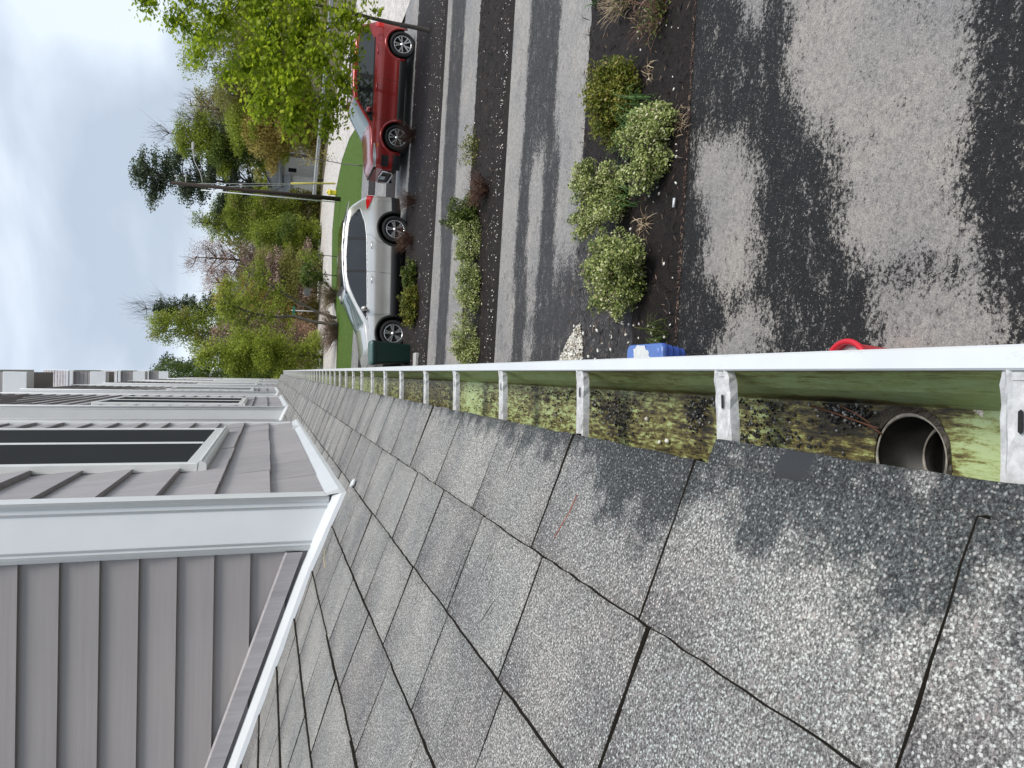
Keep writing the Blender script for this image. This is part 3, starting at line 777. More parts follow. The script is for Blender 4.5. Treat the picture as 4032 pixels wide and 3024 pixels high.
def twig(name, pts, r, material, label, cat, kind=None):
    t = MB(); t.tube(pts, r, 5); o = t.build(name, material); return tag(o, label, cat, kind=kind)
TW = simple('dry_needle', (.11, .045, .025), .6, vscale=80)
STR = simple('pale_straw', (.55, .42, .2), .6, vscale=80)
t = MB(); t.tube([(-.024, .64, FZ + .006), (-.030, .60, FZ + .007), (-.037, .562, FZ + .009), (-.040, .548, FZ + .007)], .0009, 5)
t.tube([(-.0215, .592, FZ + .012), (-.0270, .575, FZ + .010), (-.036, .556, FZ + .009)], .0008, 5)
t.tube([(-.037, .562, FZ + .009), (-.041, .553, FZ + .006), (-.045, .548, FZ + .004)], .001, 5)
tag(t.build('dead_twig', TW), 'thin brown forked twig lying at the gutter outlet hole', 'twig')
def onroof(x, y, h=.009): return (x, y, rz(x) + h)
twig('pine_needle', [onroof(-.150, .900, .010), onroof(-.170, .895, .013), onroof(-.19, .905, .012), onroof(-.208, .915, .010)], .0007, simple('red_needle', (.30, .08, .04), .5, vscale=50), 'reddish dry needle lying on an eave shingle near the camera', 'needle')
twig('straw', [onroof(-.585, 2.60, .012), onroof(-.60, 2.50, .02), onroof(-.615, 2.45, .012)], .0012, STR, 'bent pale straw on the shingles beside the white flashing corner', 'straw')
t = MB(); t.bbox(-.012, .012, -.016, .016, 0, .010, .003)
o = t.build('paint_chip', MAT['white']); o.location = onroof(-.376, 2.62, .007); o.rotation_euler = (.2, .35, .5); tag(o, 'small white chip lodged on a shingle course edge', 'chip')

# ------------------------------------------------------------ townhouses
def siding_x(X, y0, y1, z0, z1, ex, proud, zoff, par, name='shake_siding', rough=True):
    """courses on a wall facing +x"""
    s = MB(); z = zoff
    while z > z0: z -= ex
    while z < z1:
        y = y0
        if rough:
            while y < y1:
                w_ = rnd.uniform(.35, 1.1); ye = min(y + w_, y1)
                if y1 - ye < .15: ye = y1
                d = proud * rnd.uniform(.82, 1.12); dz = rnd.uniform(-.004, .004); tn = rnd.random()
                a, b = max(z + dz, z0), min(z + ex + .004, z1)
                s.add([(X + d, y, a), (X + d, ye, a), (X + .0015, ye, b), (X + .0015, y, b), (X + .0008, y, a + .001), (X + .0008, ye, a + .001)],
                      [(0, 1, 2, 3), (4, 5, 1, 0)], 0, tn)
                s.add([(X + d, y, a), (X + .0015, y, b), (X + .0008, y, a)], [(0, 1, 2)], 0, .1); s.add([(X + d, ye, a), (X + .0015, ye, b), (X + .0008, ye, a)], [(0, 2, 1)], 0, .1)
                y = ye
        z += ex
    return part(s, name, MAT['shake'], par)
def siding_y(Y, x0, x1, z0, z1, ex, proud, zoff, par, name='clapboard_siding', mt='clap'):
    """courses on a wall facing -y (towards the camera)"""
    s = MB(); z = zoff
    while z > z0: z -= ex
    while z < z1:
        a, b = max(z, z0), min(z + ex + .003, z1); tn = rnd.random()
        m = a + (b - a) * .12
        s.add([(x0, Y - proud, a), (x1, Y - proud, a), (x1, Y - .001, b), (x0, Y - .001, b), (x0, Y - .0005, a + .001), (x1, Y - .0005, a + .001)], [(0, 1, 2, 3), (4, 5, 1, 0)][::1], 0, tn)
        z += ex
    return part(s, name, MAT[mt], par)
XS, XE = -.470, -.632
def corner_board(y, x0, x1, z0, z1, par, near=True):
    b = MB()
    b.bbox(x0, x1, y - .022, y + .02, z0, z1, .004)
    if near:
        b.tube([(x1 - .012, y - .022, z0 + .004), (x1 - .012, y - .022, z1)], .011, 8)
        b.tube([(x1 - .040, y - .0215, z0 + .004), (x1 - .040, y - .0215, z1)], .0045, 8)
        b.tube([(x0 + .010, y - .022, z0 + .004), (x0 + .010, y - .022, z1)], .010, 8)
        b.tube([(x0 + .032, y - .0215, z0 + .004), (x0 + .032, y - .0215, z1)], .004, 8)
    return part(b, 'corner_board', MAT['white_trim'], par)
def townhouse(Y0, Y1, label, win, top=8.05, on_roof=True, detail=True):
    th = thing('townhouse', label, 'house', (-2, Y0, 0), group='townhouses set side by side in the row')
    base = lambda x: rz(x) if on_roof else 0
    zb = base(XS)
    b = MB()
    z0 = zb - .3 if on_roof else -.02
    b.box(-4.2, XS - .0, Y0, Y1, z0, top)           # the projecting bay
    b.box(-4.4, -1.75, Y1, Y1 + 3.3, z0, top)        # the wall set back behind it
    part(b, 'wall', MAT['clap'], th)
    z_lo = zb + .045
    siding_x(XS, Y0 + .06, Y1 - .12, z_lo, top, .194, .026, CAMZ + .168, th)
    siding_y(Y0, -4.2, XE, (rz(-.64) + .03) if on_roof else 0, top, .117, .018, CAMZ + .041 if on_roof else 0, th)
    corner_board(Y0, XE, XS + .032, z_lo - .01 + (.0 if on_roof else 0), top, th)
    b = MB(); b.bbox(XS - .005, XS + .031, Y0 + .020, Y0 + .085, z_lo, top, .004); part(b, 'corner_return', MAT['white_trim'], th)
    b = MB(); b.bbox(XS - .02, XS + .034, Y1 - .13, Y1 + .02, z_lo, top, .006)
    b.tube([(XS + .034, Y1 - .115, z_lo), (XS + .034, Y1 - .115, top)], .009, 8); part(b, 'corner_board', MAT['white_trim'], th)
    # window
    w0, w1, za, zz = win
    wd = thing_part('window', th)
    f = MB()
    xa, xb = XS + .004, XS + .048
    fw = .045
    f.bbox(xa, xb, w0, w0 + fw, za, zz, .005); f.bbox(xa, xb, w1 - fw, w1, za, zz, .005)
    f.bbox(xa, xb - .001, w0 + fw, w1 - fw, zz - fw, zz, .005)
    m = (w0 + w1) / 2
    f.bbox(xa, xb - .004, m - .03, m + .03, za + .05, zz - fw, .005)
    f.bbox(xa, xb - .002, w0 + fw, w1 - fw, za + .001, za + .05, .004)
    fo = f.build('window_frame', MAT['window_vinyl']); put2(fo, wd, th)
    s = MB()
    s.prism_y([(xa, za - .001), (xb + .012, za - .010), (xb + .014, za - .018), (xb + .004, za - .024), (xb + .004, za - .034), (xb - .010, za - .040), (xa, za - .040)], w0 - .01, w1 + .01)
    so_ = s.build('sill', MAT['window_vinyl']); put2(so_, wd, th)
    for a, c in ((w0 + fw, m - .03), (m + .03, w1 - fw)):
        p = MB(); p.box(xa + .026, xa + .034, a - .004, c + .004, za + .045, zz - fw + .004)
        po = p.build('pane', MAT['screen']); put2(po, wd, th)
    if on_roof:
        fl = MB()
        # flashing along the side wall
        def lxz(x, h): return (x, rz(x) + h)
        fl.prism_y([(XS + .006, zb + .055), (XS + .014, zb + .055), (XS + .050, rz(XS + .05) + .022), (XS + .052, rz(XS + .052) + .004), (XS + .006, zb + .004)], Y0 + .021, Y1 - .02)
        zc_ = rz(XS + .05)
        fl.add([(XS + .034, Y0 + .021, zb + .046), (XS + .034, Y0 - .026, zb + .046), (XS + .050, Y0 + .021, zc_ + .022), (XS + .050, Y0 - .080, zc_ + .020), (XS + .052, Y0 + .021, zc_ + .004), (XS + .052, Y0 - .083, zc_ + .004)], [(0, 1, 3, 2), (2, 3, 5, 4)])
        # flashing rising along the end wall
        xs = np.linspace(XS + .034, -3.6, 40)
        vs = []
        for x in xs:
            z = rz(x)
            vs += [(x, Y0 - .020, z + .040), (x, Y0 - .026, z + .040), (x, Y0 - .080, z + .020), (x, Y0 - .083, z + .004)]
        fs = [(4 * i + k, 4 * i + k + 1, 4 * i + 5 + k, 4 * i + 4 + k) for i in range(39) for k in range(3)]
        fl.add(vs, fs); fl.add([vs[1], vs[2], vs[3], (XS + .050, Y0 - .080, zc_ + .020), (XS + .052, Y0 - .083, zc_ + .004)], [(0, 1, 3), (1, 2, 4, 3)])
        if detail:
            fl.box(XS + .013, XS + .0535, Y1 - .9, Y1 - .896, zb + .004, zb + .058)
        part(fl, 'flashing', MAT['white'], th)
        j = MB(); vs = []
        for x in (XE - .001, -3.6):
            z = rz(x); vs += [(x, Y0 - .018, z + .058), (x, Y0 - .034, z + .058), (x, Y0 - .034, z + .112), (x, Y0 - .018, z + .118)]
        j.add(vs, [(k, k + 1, k + 5, k + 4) for k in range(3)]); part(j, 'siding_channel', MAT['shake'], th)
    return th
def thing_part(name, root):
    o = bpy.data.objects.new(name, None); o.empty_display_size = .1; C.objects.link(o); o.parent = root
    o.matrix_parent_inverse = Matrix.LocRotScale(root.location, root.rotation_euler, None).inverted(); return o
def put2(o, p, root): o.parent = p; return o
U = [(2.80, 7.02), (9.93, 14.3), (17.25, 21.5), (25.2, 29.6), (33.0, 37.4), (40.6, 45)]
LB = ['nearest townhouse upper storey with wide clapboard end wall and double window', 'second townhouse from the camera with full height dark double window',
      'third townhouse in the row whose base meets the far end of the shingle roof', 'fourth townhouse seen edge on behind the third one',
      'fifth townhouse seen as a thin sliver far down the row', 'last and farthest townhouse of the row']
WN = [(3.72, 5.95, CAMZ + .29, CAMZ + 2.1), (10.45, 12.7, CAMZ + .29, CAMZ + 2.03), (17.95, 20.2, CAMZ + .29, CAMZ + 2.05)]
ths = []
for i, (a, b) in enumerate(U):
    wn = WN[i] if i < 3 else (a + .6, a + 2.8, CAMZ + .29, CAMZ + 2.05)
    ths.append(townhouse(a, b, LB[i], wn, on_roof=i < 3, top=8.0, detail=i < 2))
# upper eaves of the farther houses: boxed return, gable slope and rake board
for i in range(2, 6):
    Y0 = U[i][0] + .35; th = ths[i]
    b = MB(); b.bbox(-.62, -.115, Y0, Y0 + .5, 7.98, 8.40, .008); part(b, 'eave_return', MAT['white_trim'], th)
    b = MB(); b.box(-3.5, -.135, Y0 + .14, Y0 + 3.8, 8.40, 8.86); part(b, 'gable_wall', MAT['clap'], th)
    siding_y(Y0 + .14, -3.5, -.14, 8.40, 8.86, .105, .012, 8.4, th, 'gable_siding')
    b = MB(); b.bbox(-.60, -.10, Y0 + .02, Y0 + .14, 8.86, 8.95, .006); b.bbox(-.60, -.10, Y0 + .05, Y0 + .14, 8.99, 9.05, .006)
    b.box(-.135, -.085, Y0 + .06, Y0 + 3.9, 8.84, 8.93)
    part(b, 'rake_board', MAT['white_trim'], th)
    s = MB(); z = 8.99; y = Y0 + .1
    for k in range(9):
        for q in range(4):
            xa = -.62 + q * .13; dj = rnd.uniform(-.012, .012)
            s.add([(xa, y - .02 + dj, z), (xa + .127, y - .02 + dj, z), (xa + .127, y + .15, z + .118), (xa, y + .15, z + .118), (xa, y + dj, z - .01), (xa + .127, y + dj, z - .01)], [(0, 1, 2, 3), (4, 5, 1, 0)], 0, rnd.random())
        z += .105; y += .13
    s.box(-.62, -.10, Y0 + .3, Y0 + 1.2, 9.06, 9.0 + .1)
    part(s, 'gable_shingles', MAT['shake'], th)
    b = MB(); b.add([(-.10, Y0 + .05, 8.95), (-.085, Y0 + .05, 8.95), (-.085, Y0 + 1.30, 9.98), (-.10, Y0 + 1.30, 9.98), (-.10, Y0 + .13, 8.88), (-.085, Y0 + .13, 8.88), (-.085, Y0 + 1.38, 9.9), (-.10, Y0 + 1.38, 9.9)], [(0, 1, 2, 3), (4, 7, 6, 5), (1, 5, 6, 2), (0, 3, 7, 4), (0, 4, 5, 1), (3, 2, 6, 7)])
    part(b, 'rake_board', MAT['white'], th)
# ground floor under the lower roof
gf = MB(); gf.box(-4.2, -.48, -.6, RY1 - .05, -.05, 2.80); o = gf.build('garage_storey', MAT['clap']); put(o, roof)

# ------------------------------------------------------------ wheeled bins etc
BLUE = simple('blue_plastic', (.055, .11, .42), .42, var=.1, vscale=6, spec=.5)
GRN = simple('dark_green_plastic', (.003, .022, .017), .5, var=.15, vscale=5, spec=.4)
GRNL = simple('green_lid_sheen', (.06, .13, .125), .3, var=.12, vscale=5, spec=.6)  # lid paler than the body: its reflection is put into the base colour
BLK = simple('black_rubber', (.012, .012, .013), .6, var=.2, vscale=9)
PAP = simple('torn_white_label', (.62, .65, .66), .7, var=.12, vscale=14)
def cart(name, label, loc, rotz, w_, d_, h_, body, lidm, paper=False):
    r = thing(name, label, 'bin', loc, (0, 0, rotz))
    def rrect(w_, d_, z, c=.05, n=5):
        p = []
        for (cx, cy, a0) in ((w_ / 2 - c, d_ / 2 - c, 0), (-w_ / 2 + c, d_ / 2 - c, 90), (-w_ / 2 + c, -d_ / 2 + c, 180), (w_ / 2 - c, -d_ / 2 + c, 270)):
            for k in range(n + 1):
                a = math.radians(a0 + 90 * k / n); p.append((cx + c * math.cos(a), cy + c * math.sin(a), z))
        return p
    def loft(mb, rings, mi=0):
        n = len(rings[0]); vs = [p for r_ in rings for p in r_]
        fs = [(a * n + b, a * n + (b + 1) % n, (a + 1) * n + (b + 1) % n, (a + 1) * n + b) for a in range(len(rings) - 1) for b in range(n)]
        fs += [tuple(range(n))[::-1], tuple((len(rings) - 1) * n + k for k in range(n))]
        mb.add(vs, fs, mi, .5, False)
    b = MB()
    loft(b, [rrect(w_ * .72, d_ * .70, .03), rrect(w_ * .74, d_ * .72, .10), rrect(w_ * .93, d_ * .93, h_ - .16), rrect(w_ * .93, d_ * .93, h_ - .12), rrect(w_ * .985, d_ * .985, h_ - .115), rrect(w_ * .99, d_ * .99, h_ - .06)])
    o = b.build('body', body); o.parent = r
    l = MB()
    loft(l, [rrect(w_, d_, h_ - .058, .07), rrect(w_, d_, h_ - .03, .07), rrect(w_ * .97, d_ * .97, h_ - .015, .07), rrect(w_ * .90, d_ * .90, h_ - .012, .06), rrect(w_ * .86, d_ * .86, h_ + .004, .06)])
    o = l.build('lid', lidm); o.parent = r
    hb = MB(); y = -d_ / 2 - .05
    hb.tube([(-w_ * .38, -d_ / 2 + .03, h_ - .07), (-w_ * .38, y, h_ - .05), (w_ * .38, y, h_ - .05), (w_ * .38, -d_ / 2 + .03, h_ - .07)], .016, 8)
    hb.bbox(-w_ * .46, w_ * .46, -d_ / 2 - .028, -d_ / 2 - .004, h_ - .075, h_ - .035, .006)
    o = hb.build('handle', body); o.parent = r
    for s in (-1, 1):
        wl = MB(); vs = []
        wl.tube([(s * (w_ * .36) - .03, -d_ * .40, .12), (s * (w_ * .36) + .03, -d_ * .40, .12)], .12, 20); o = wl.build('wheel', BLK); o.parent = r
    if paper:
        p = MB(); n = 34; c = []
        for k in range(n):
            a = 2 * math.pi * k / n; q = 1 + .16 * math.sin(3 * a + 1) + rnd.uniform(-.13, .10)
            c.append((w_ * .33 * q * math.copysign(abs(math.cos(a)) ** .6, math.cos(a)), d_ * .30 * q * math.copysign(abs(math.sin(a)) ** .6, math.sin(a)), h_ + .0062))
        c.append((0, 0, h_ + .0075)); p.add(c, [(k, (k + 1) % n, n) for k in range(n)])
        o = p.build('label', PAP); o.parent = r
    return r
tt = thing('storage_tote', 'low blue plastic tote just past the gutter with torn white label on its lid', 'tote', (.09, 6.03, gz(.09)))
def rrect(w_, d_, z, c=.05, n=5):
    p = []
    for (cx, cy, a0) in ((w_ / 2 - c, d_ / 2 - c, 0), (-w_ / 2 + c, d_ / 2 - c, 90), (-w_ / 2 + c, -d_ / 2 + c, 180), (w_ / 2 - c, -d_ / 2 + c, 270)):
        for k in range(n + 1):
            a = math.radians(a0 + 90 * k / n); p.append((cx + c * math.cos(a), cy + c * math.sin(a), z))
    return p
def loft(mb, rings, mi=0):
    n = len(rings[0]); vs = [p for r_ in rings for p in r_]
    fs = [(a * n + b, a * n + (b + 1) % n, (a + 1) * n + (b + 1) % n, (a + 1) * n + b) for a in range(len(rings) - 1) for b in range(n)]
    fs += [tuple(range(n))[::-1], tuple((len(rings) - 1) * n + k for k in range(n))]
    mb.add(vs, fs, mi, .5, False)
b = MB(); loft(b, [rrect(.36, .58, .0), rrect(.365, .585, .06), rrect(.385, .605, .065), rrect(.39, .61, .13), rrect(.41, .63, .135), rrect(.415, .635, .19), rrect(.435, .655, .195), rrect(.435, .655, .215)])
o = b.build('body', BLUE); o.parent = tt
b = MB(); loft(b, [rrect(.43, .66, .212, .06), rrect(.43, .66, .235, .06), rrect(.41, .64, .245, .06), rrect(.385, .56, .246, .05), rrect(.37, .545, .256, .05)])
o = b.build('lid', simple('pale_blue_lid', (.10, .19, .50), .35, var=.08, vscale=6, spec=.5)); o.parent = tt
p = MB(); n = 40; c = []
for k in range(n):
    a = 2 * math.pi * k / n; q = 1 + .16 * math.sin(3 * a + 1) + rnd.uniform(-.13, .10)
    c.append((.04 + .15 * q * math.copysign(abs(math.cos(a)) ** .6, math.cos(a)), .03 + .19 * q * math.copysign(abs(math.sin(a)) ** .6, math.sin(a)), .2572))
c.append((.04, 0.03, .2582)); p.add(c, [(k, (k + 1) % n, n) for k in range(n)])
o = p.build('label', PAP); o.parent = tt
g_ = cart('wheeled_bin', 'dark green wheeled bin standing in front of the silver car', (.50, 18.85, gz(.5)), math.radians(182), .60, .62, 1.02, GRN, GRNL)
RED = simple('red_plastic', (.55, .018, .035), .3, var=.08, vscale=9, spec=.5)
t = MB(); cx, cy, z0 = .075, 3.44, .36
rb = thing('red_tub', 'round red plastic tub with a thick rolled rim below the gutter', 'tub', (cx, cy, 0))
vs = []; fs = []; n = 48
prof_ = [(.115, 0.0), (.12, .01), (.150, .34), (.150, .345)]
for r_, z in prof_:
    for k in range(n): a = 2 * math.pi * k / n; vs.append((r_ * math.cos(a), r_ * math.sin(a), z))
fs = [(a * n + b, a * n + (b + 1) % n, (a + 1) * n + (b + 1) % n, (a + 1) * n + b) for a in range(3) for b in range(n)] + [tuple(range(n))[::-1]]
t.add(vs, fs, 0, .5, True); o = t.build('tub_body', RED); o.parent = rb
t = MB(); torus(t, 0, 0, .35, .155, .017); o = t.build('rim', RED); o.parent = rb
t = MB(); vs = [(0, 0, .30)] + [(.146 * math.cos(2 * math.pi * k / n), .146 * math.sin(2 * math.pi * k / n), .30) for k in range(n)]
t.add(vs, [(0, 1 + k, 1 + (k + 1) % n) for k in range(n)]); o = t.build('contents', MAT['white']); o.parent = rb
t = MB(); t.bbox(.16, .50, 17.55, 17.85, gz(.3) - .01, gz(.3) + .12, .02)
tag(t.build('splash_block', MAT['conc']), 'grey concrete splash block on the gravel before the green bin', 'concrete block')

# ------------------------------------------------------------ shrubs and small plants
def blob_points(C_, n, shell=.55, rs=npr):
    """points in a union of ellipsoids: C_ rows (x,y,z,rx,ry,rz)"""
    C_ = np.array(C_, float); vol = (C_[:, 3] * C_[:, 4] * C_[:, 5]) ** .8
    idx = rs.choice(len(C_), n, p=vol / vol.sum())
    d = rs.normal(size=(n, 3)); d /= np.linalg.norm(d, axis=1)[:, None]
    r = (shell + (1.06 - shell) * rs.rand(n)) * (.9 + .2 * rs.rand(n))
    return C_[idx, :3] + d * r[:, None] * C_[idx, 3:6], idx, r
def sub_blobs(C_, n, s=.42, rs=npr):
    out = list(map(list, C_))
    P_, idx, r = blob_points(C_, n, .75, rs)
    for p, i in zip(P_, idx):
        k = s * (.6 + .8 * rs.rand()); out.append([p[0], p[1], p[2], C_[i][3] * k, C_[i][4] * k, C_[i][5] * k])
    return out
def shrub(label, name, cat, base, blobs, n, size, key, kind='oval', tbias=None, up=.35, stems=10, group=None, sub=26, stemmat=None):
    r = thing(name, label, cat, base, group=group)
    B = sub_blobs(blobs, sub)
    T_, ti, _r = blob_points(B, sub * 2, 1.0)
    B += [[p[0], p[1], p[2] + .02, .05 + .05 * rnd.random(), .05 + .05 * rnd.random(), .05 + .04 * rnd.random()] for p in T_]
    P_, idx, rr = blob_points(B, n, .45)
    P_[:, 2] = np.maximum(P_[:, 2], .01 + .03 * npr.rand(n))
    zmax = max(b[2] + b[5] for b in blobs)
    ct = npr.rand(len(B))
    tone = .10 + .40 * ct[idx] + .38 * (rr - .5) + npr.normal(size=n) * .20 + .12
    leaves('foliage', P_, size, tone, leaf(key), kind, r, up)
    if key == 'varieg':
        q_ = npr.randint(0, len(P_), n // 14); ctr = np.array(blobs[0][:3])
        leaves('dead_leaves', ctr + (P_[q_] - ctr) * .93, size * .9, npr.rand(len(q_)) * .7, leaf('straw'), kind, r, up)
    s = MB()
    for k in range(stems):
        b = B[rnd.randrange(len(B))]; p0 = Vector((rnd.gauss(0, .04), rnd.gauss(0, .04), 0)); p1 = Vector(b[:3])
        m = (p0 + p1) / 2 + Vector((rnd.gauss(0, .04), rnd.gauss(0, .04), .03))
        s.tube([p0, m, p1, p1 + Vector((rnd.gauss(0, .06), rnd.gauss(0, .06), rnd.random() * .1))], [.008, .006, .004, .002], 5)
    o = s.build('stem', stemmat or MAT['bark']); o.parent = r
    return r
GV = 'variegated shrubs along the mulch beds'
sh1 = 'variegated_shrub'
shrub('largest pale green variegated shrub in the nearest bed, closest to the gutter', sh1, 'shrub', (1.02, 6.62, gz(1.02)),
      [(0, 0, .21, .24, .29, .18), (-.20, .26, .28, .15, .18, .15), (.26, .22, .24, .12, .14, .12), (-.28, -.02, .2, .12, .14, .12), (.16, -.18, .28, .18, .20, .18), (.08, .34, .26, .20, .16, .16), (.14, .1, .36, .16, .18, .13), (-.16, -.16, .2, .16, .16, .14)], 14000, .027, 'varieg', stems=26, group=GV)
shrub('variegated shrub behind the lily clump, beside the wet edge of the second drive', sh1, 'shrub', (1.82, 7.16, gz(1.78)),
      [(0, 0, .20, .22, .25, .18), (-.17, .28, .28, .15, .17, .15), (.28, -.05, .2, .12, .13, .12), (.16, .20, .26, .18, .20, .17), (-.10, -.22, .2, .16, .16, .15)], 10500, .027, 'varieg', stems=18, group=GV)
shrub('variegated shrub mixed with long green lily blades in the nearest bed', sh1, 'shrub', (2.15, 6.22, gz(2.22)),
      [(0, 0, .20, .26, .19, .17), (-.27, .08, .24, .15, .16, .15), (.05, .22, .24, .14, .13, .13), (.22, .0, .2, .17, .18, .16)], 10000, .027, 'varieg', stems=20, group=GV)
shrub('feathery olive green juniper in the nearest bed', 'juniper_shrub', 'shrub', (2.80, 7.08, gz(2.9)),
      [(0, 0, .2, .28, .28, .22), (-.22, -.04, .17, .20, .24, .17), (.22, .07, .2, .18, .22, .18)], 15000, .030, 'juniper', 'quad', stems=14, sub=60)
for X_, Y_, lb, s in ((2.26, 12.72, 'variegated shrub in the middle bed right beside the bright juniper', .43), (1.46, 12.60, 'variegated shrub second from the gutter in the middle bed', .46), (.62, 12.52, 'variegated shrub in the middle bed half behind the gutter edge', .50)):
    shrub(lb, sh1, 'shrub', (X_, Y_, gz(X_)), [(0, 0, .2, s * .80, .28, .20), (-s * .3, .12, .22, .17, .20, .15)], 6500, .030, 'varieg', stems=10, group=GV, sub=18)
shrub('bushy moss green juniper in the middle bed', 'juniper_shrub', 'shrub', (2.82, 12.98, gz(2.8)), [(0, 0, .25, .30, .30, .24), (-.15, 0, .2, .2, .25, .2)], 6500, .04, 'moss', 'quad', stems=8, sub=30)
shrub('thin green spirea tuft at the far edge of the middle bed', 'spirea_shrub', 'shrub', (3.95, 13.2, gz(3.95)), [(0, 0, .16, .26, .22, .18), (.3, .15, .12, .22, .14, .12)], 900, .035, 'juniper', 'oval', stems=14, sub=10)
shrub('low dark green juniper under the side of the silver car', 'juniper_shrub', 'shrub', (2.30, 18.55, gz(2.3)), [(0, 0, .16, .34, .26, .17)], 4000, .05, 'moss', 'quad', stems=6, sub=20)
shrub('low juniper with tan tip in front of the silver car sill', 'juniper_shrub', 'shrub', (1.62, 18.2, gz(1.6)), [(0, 0, .18, .36, .34, .20), (.1, -.2, .16, .2, .2, .16)], 4800, .05, 'juniper', 'quad', stems=6, sub=22)
def twiggy(label, loc, r, h, n, key='twig', lean=.5, group=None, leafn=0, w0=.006, name='bare_shrub'):
    t = thing(name, label, 'shrub', loc, group=group)
    s = MB()
    for k in range(n):
        a = rnd.uniform(0, 2 * math.pi); q = r * math.sqrt(rnd.random()); d = Vector((math.cos(a) * q, math.sin(a) * q, h * rnd.uniform(.55, 1)))
        p0 = Vector((rnd.gauss(0, r * .15), rnd.gauss(0, r * .15), 0)); m = p0 + d * .5 + Vector((rnd.gauss(0, .03), rnd.gauss(0, .03), .02))
        s.tube([p0, m, p0 + d], [w0, w0 * .7, w0 * .3], 3, 0, rnd.random(), False)
        for _ in range(2):
            b0 = m.lerp(p0 + d, rnd.random() * .8); s.tube([b0, b0 + Vector((rnd.gauss(0, .06), rnd.gauss(0, .06), rnd.random() * .09))], [w0 * .5, w0 * .25], 3, 0, rnd.random(), False)
    o = s.build('branches', leaf(key)); o.parent = t
    if leafn:
        P_, i_, r_ = blob_points([(0, 0, h * .4, r * .7, r * .7, h * .4)], leafn, .3)
        leaves('foliage', P_, .03, npr.rand(leafn), leaf('moss'), 'oval', t, .3)
    return t
GB = 'leafless reddish shrubs in front of the cars'
twiggy('spiky red brown bare shrub in the middle bed', (3.12, 12.35, gz(3.1) + .03), .34, .36, 130, group=None)
twiggy('leafless reddish shrub before the front wheel of the red car', (6.25, 19.9, gz(6.2) + .03), .46, .58, 130, group=GB, w0=.005)
twiggy('leafless reddish shrub before the rear wheel of the silver car, farther from the gutter', (4.42, 19.35, gz(4.4) + .03), .38, .50, 100, group=GB, w0=.005)
twiggy('leafless reddish shrub before the rear door of the silver car', (3.42, 19.3, gz(3.4) + .03), .42, .52, 110, group=GB, w0=.005)
def blades(label, name, loc, n, ln, key, spread=.12, width=.012, cat='plant', flop=.5):
    t = thing(name, label, cat, loc)
    s = MB()
    for k in range(n):
        a = rnd.uniform(0, 2 * math.pi); l = ln * rnd.uniform(.55, 1.1); p = Vector((rnd.gauss(0, spread), rnd.gauss(0, spread), 0)); d = Vector((math.cos(a), math.sin(a), 0)); sd_ = Vector((-d.y, d.x, 0))
        f = flop * rnd.uniform(.6, 1.4); pts = []
        for i in range(6):
            q = i / 5; pts.append(p + d * l * (q ** 1.4) * f + Vector((0, 0, l * (q - .75 * f * q * q * q))))
        wd = [width * x for x in (.6, 1, 1, .8, .5, .05)]
        vs = []
        for i in range(6): vs += [pts[i] - sd_ * wd[i] / 2, pts[i] + Vector((0, 0, -wd[i] * .2)), pts[i] + sd_ * wd[i] / 2]
        s.add(vs, [(3 * i + j, 3 * i + j + 1, 3 * i + j + 4, 3 * i + j + 3) for i in range(5) for j in (0, 1)], 0, rnd.random())
    o = s.build('blades', leaf(key)); o.parent = t; return t
blades('long green lily blades arching out of the variegated shrub', 'lily_plant', (2.48, 6.68, gz(2.5) + .03), 95, .46, 'blade', .14, .016)
blades('few green lily blades between two variegated shrubs', 'lily_plant', (1.88, 6.68, gz(1.85) + .03), 26, .42, 'blade', .10, .015)
blades('small green sprout near the top of the nearest bed', 'sprout', (4.35, 8.05, gz(4.3) + .03), 26, .22, 'blade', .09, .012)
blades('mossy green grass tuft right beside the blue bin', 'grass_tuft', (.36, 6.12, gz(.36) + .03), 130, .2, 'moss', .10, .007, flop=.6)
blades('flattened tan dead grass at the near edge of the bed below the lily', 'dead_grass', (2.28, 5.98, gz(2.3) + .03), 45, .13, 'straw', .06, .006, flop=1.0)
blades('small tan dead leaf clump between the shrubs of the nearest bed', 'dead_grass', (1.50, 6.55, gz(1.5) + .03), 36, .17, 'straw', .05, .007, flop=1.1)
blades('small tan dead wisp on the mulch near the olive juniper', 'dead_grass', (2.95, 6.62, gz(2.9) + .03), 18, .14, 'straw', .05, .008, flop=1.2)
twiggy('dead perennial with tan stalks and some green at its crown, upper one', (3.95, 7.15, gz(3.9) + .03), .34, .30, 80, 'straw', leafn=260, name='dead_perennial')
twiggy('dead perennial with thin dark red stalks and green crown, lower one', (3.45, 6.45, gz(3.5) + .03), .40, .26, 70, 'twig', leafn=420, name='dead_perennial', w0=.004)
blades('tan straw mess round the dead perennial stalks', 'dead_grass', (3.75, 6.75, gz(3.7) + .03), 50, .26, 'straw', .25, .008, flop=1.2)
P_ = scatter(5.885, 5.93, .2, 5, 900, h=.012); d = npr.normal(size=(900, 3)); d[:, 2] *= .15
tag(leaves('rusty_litter', P_, .035, npr.rand(900), mat_tone('rusty_litter_tone', [(0, (.05, .03, .025)), (.6, (.17, .10, .075)), (1, (.42, .34, .26))], .8), 'needle', None, dirs=d), 'rusty line of plant litter along the seam between bed and nearest drive', 'litter', kind='stuff')
t = MB(); t.tube([(1.52, 5.99, gz(1.5) + .06), (1.60, 5.985, gz(1.6) + .06)], .012, 8); tag(t.build('paper_scrap', MAT['white']), 'small white rolled scrap lying on the nearest mulch bed', 'scrap')

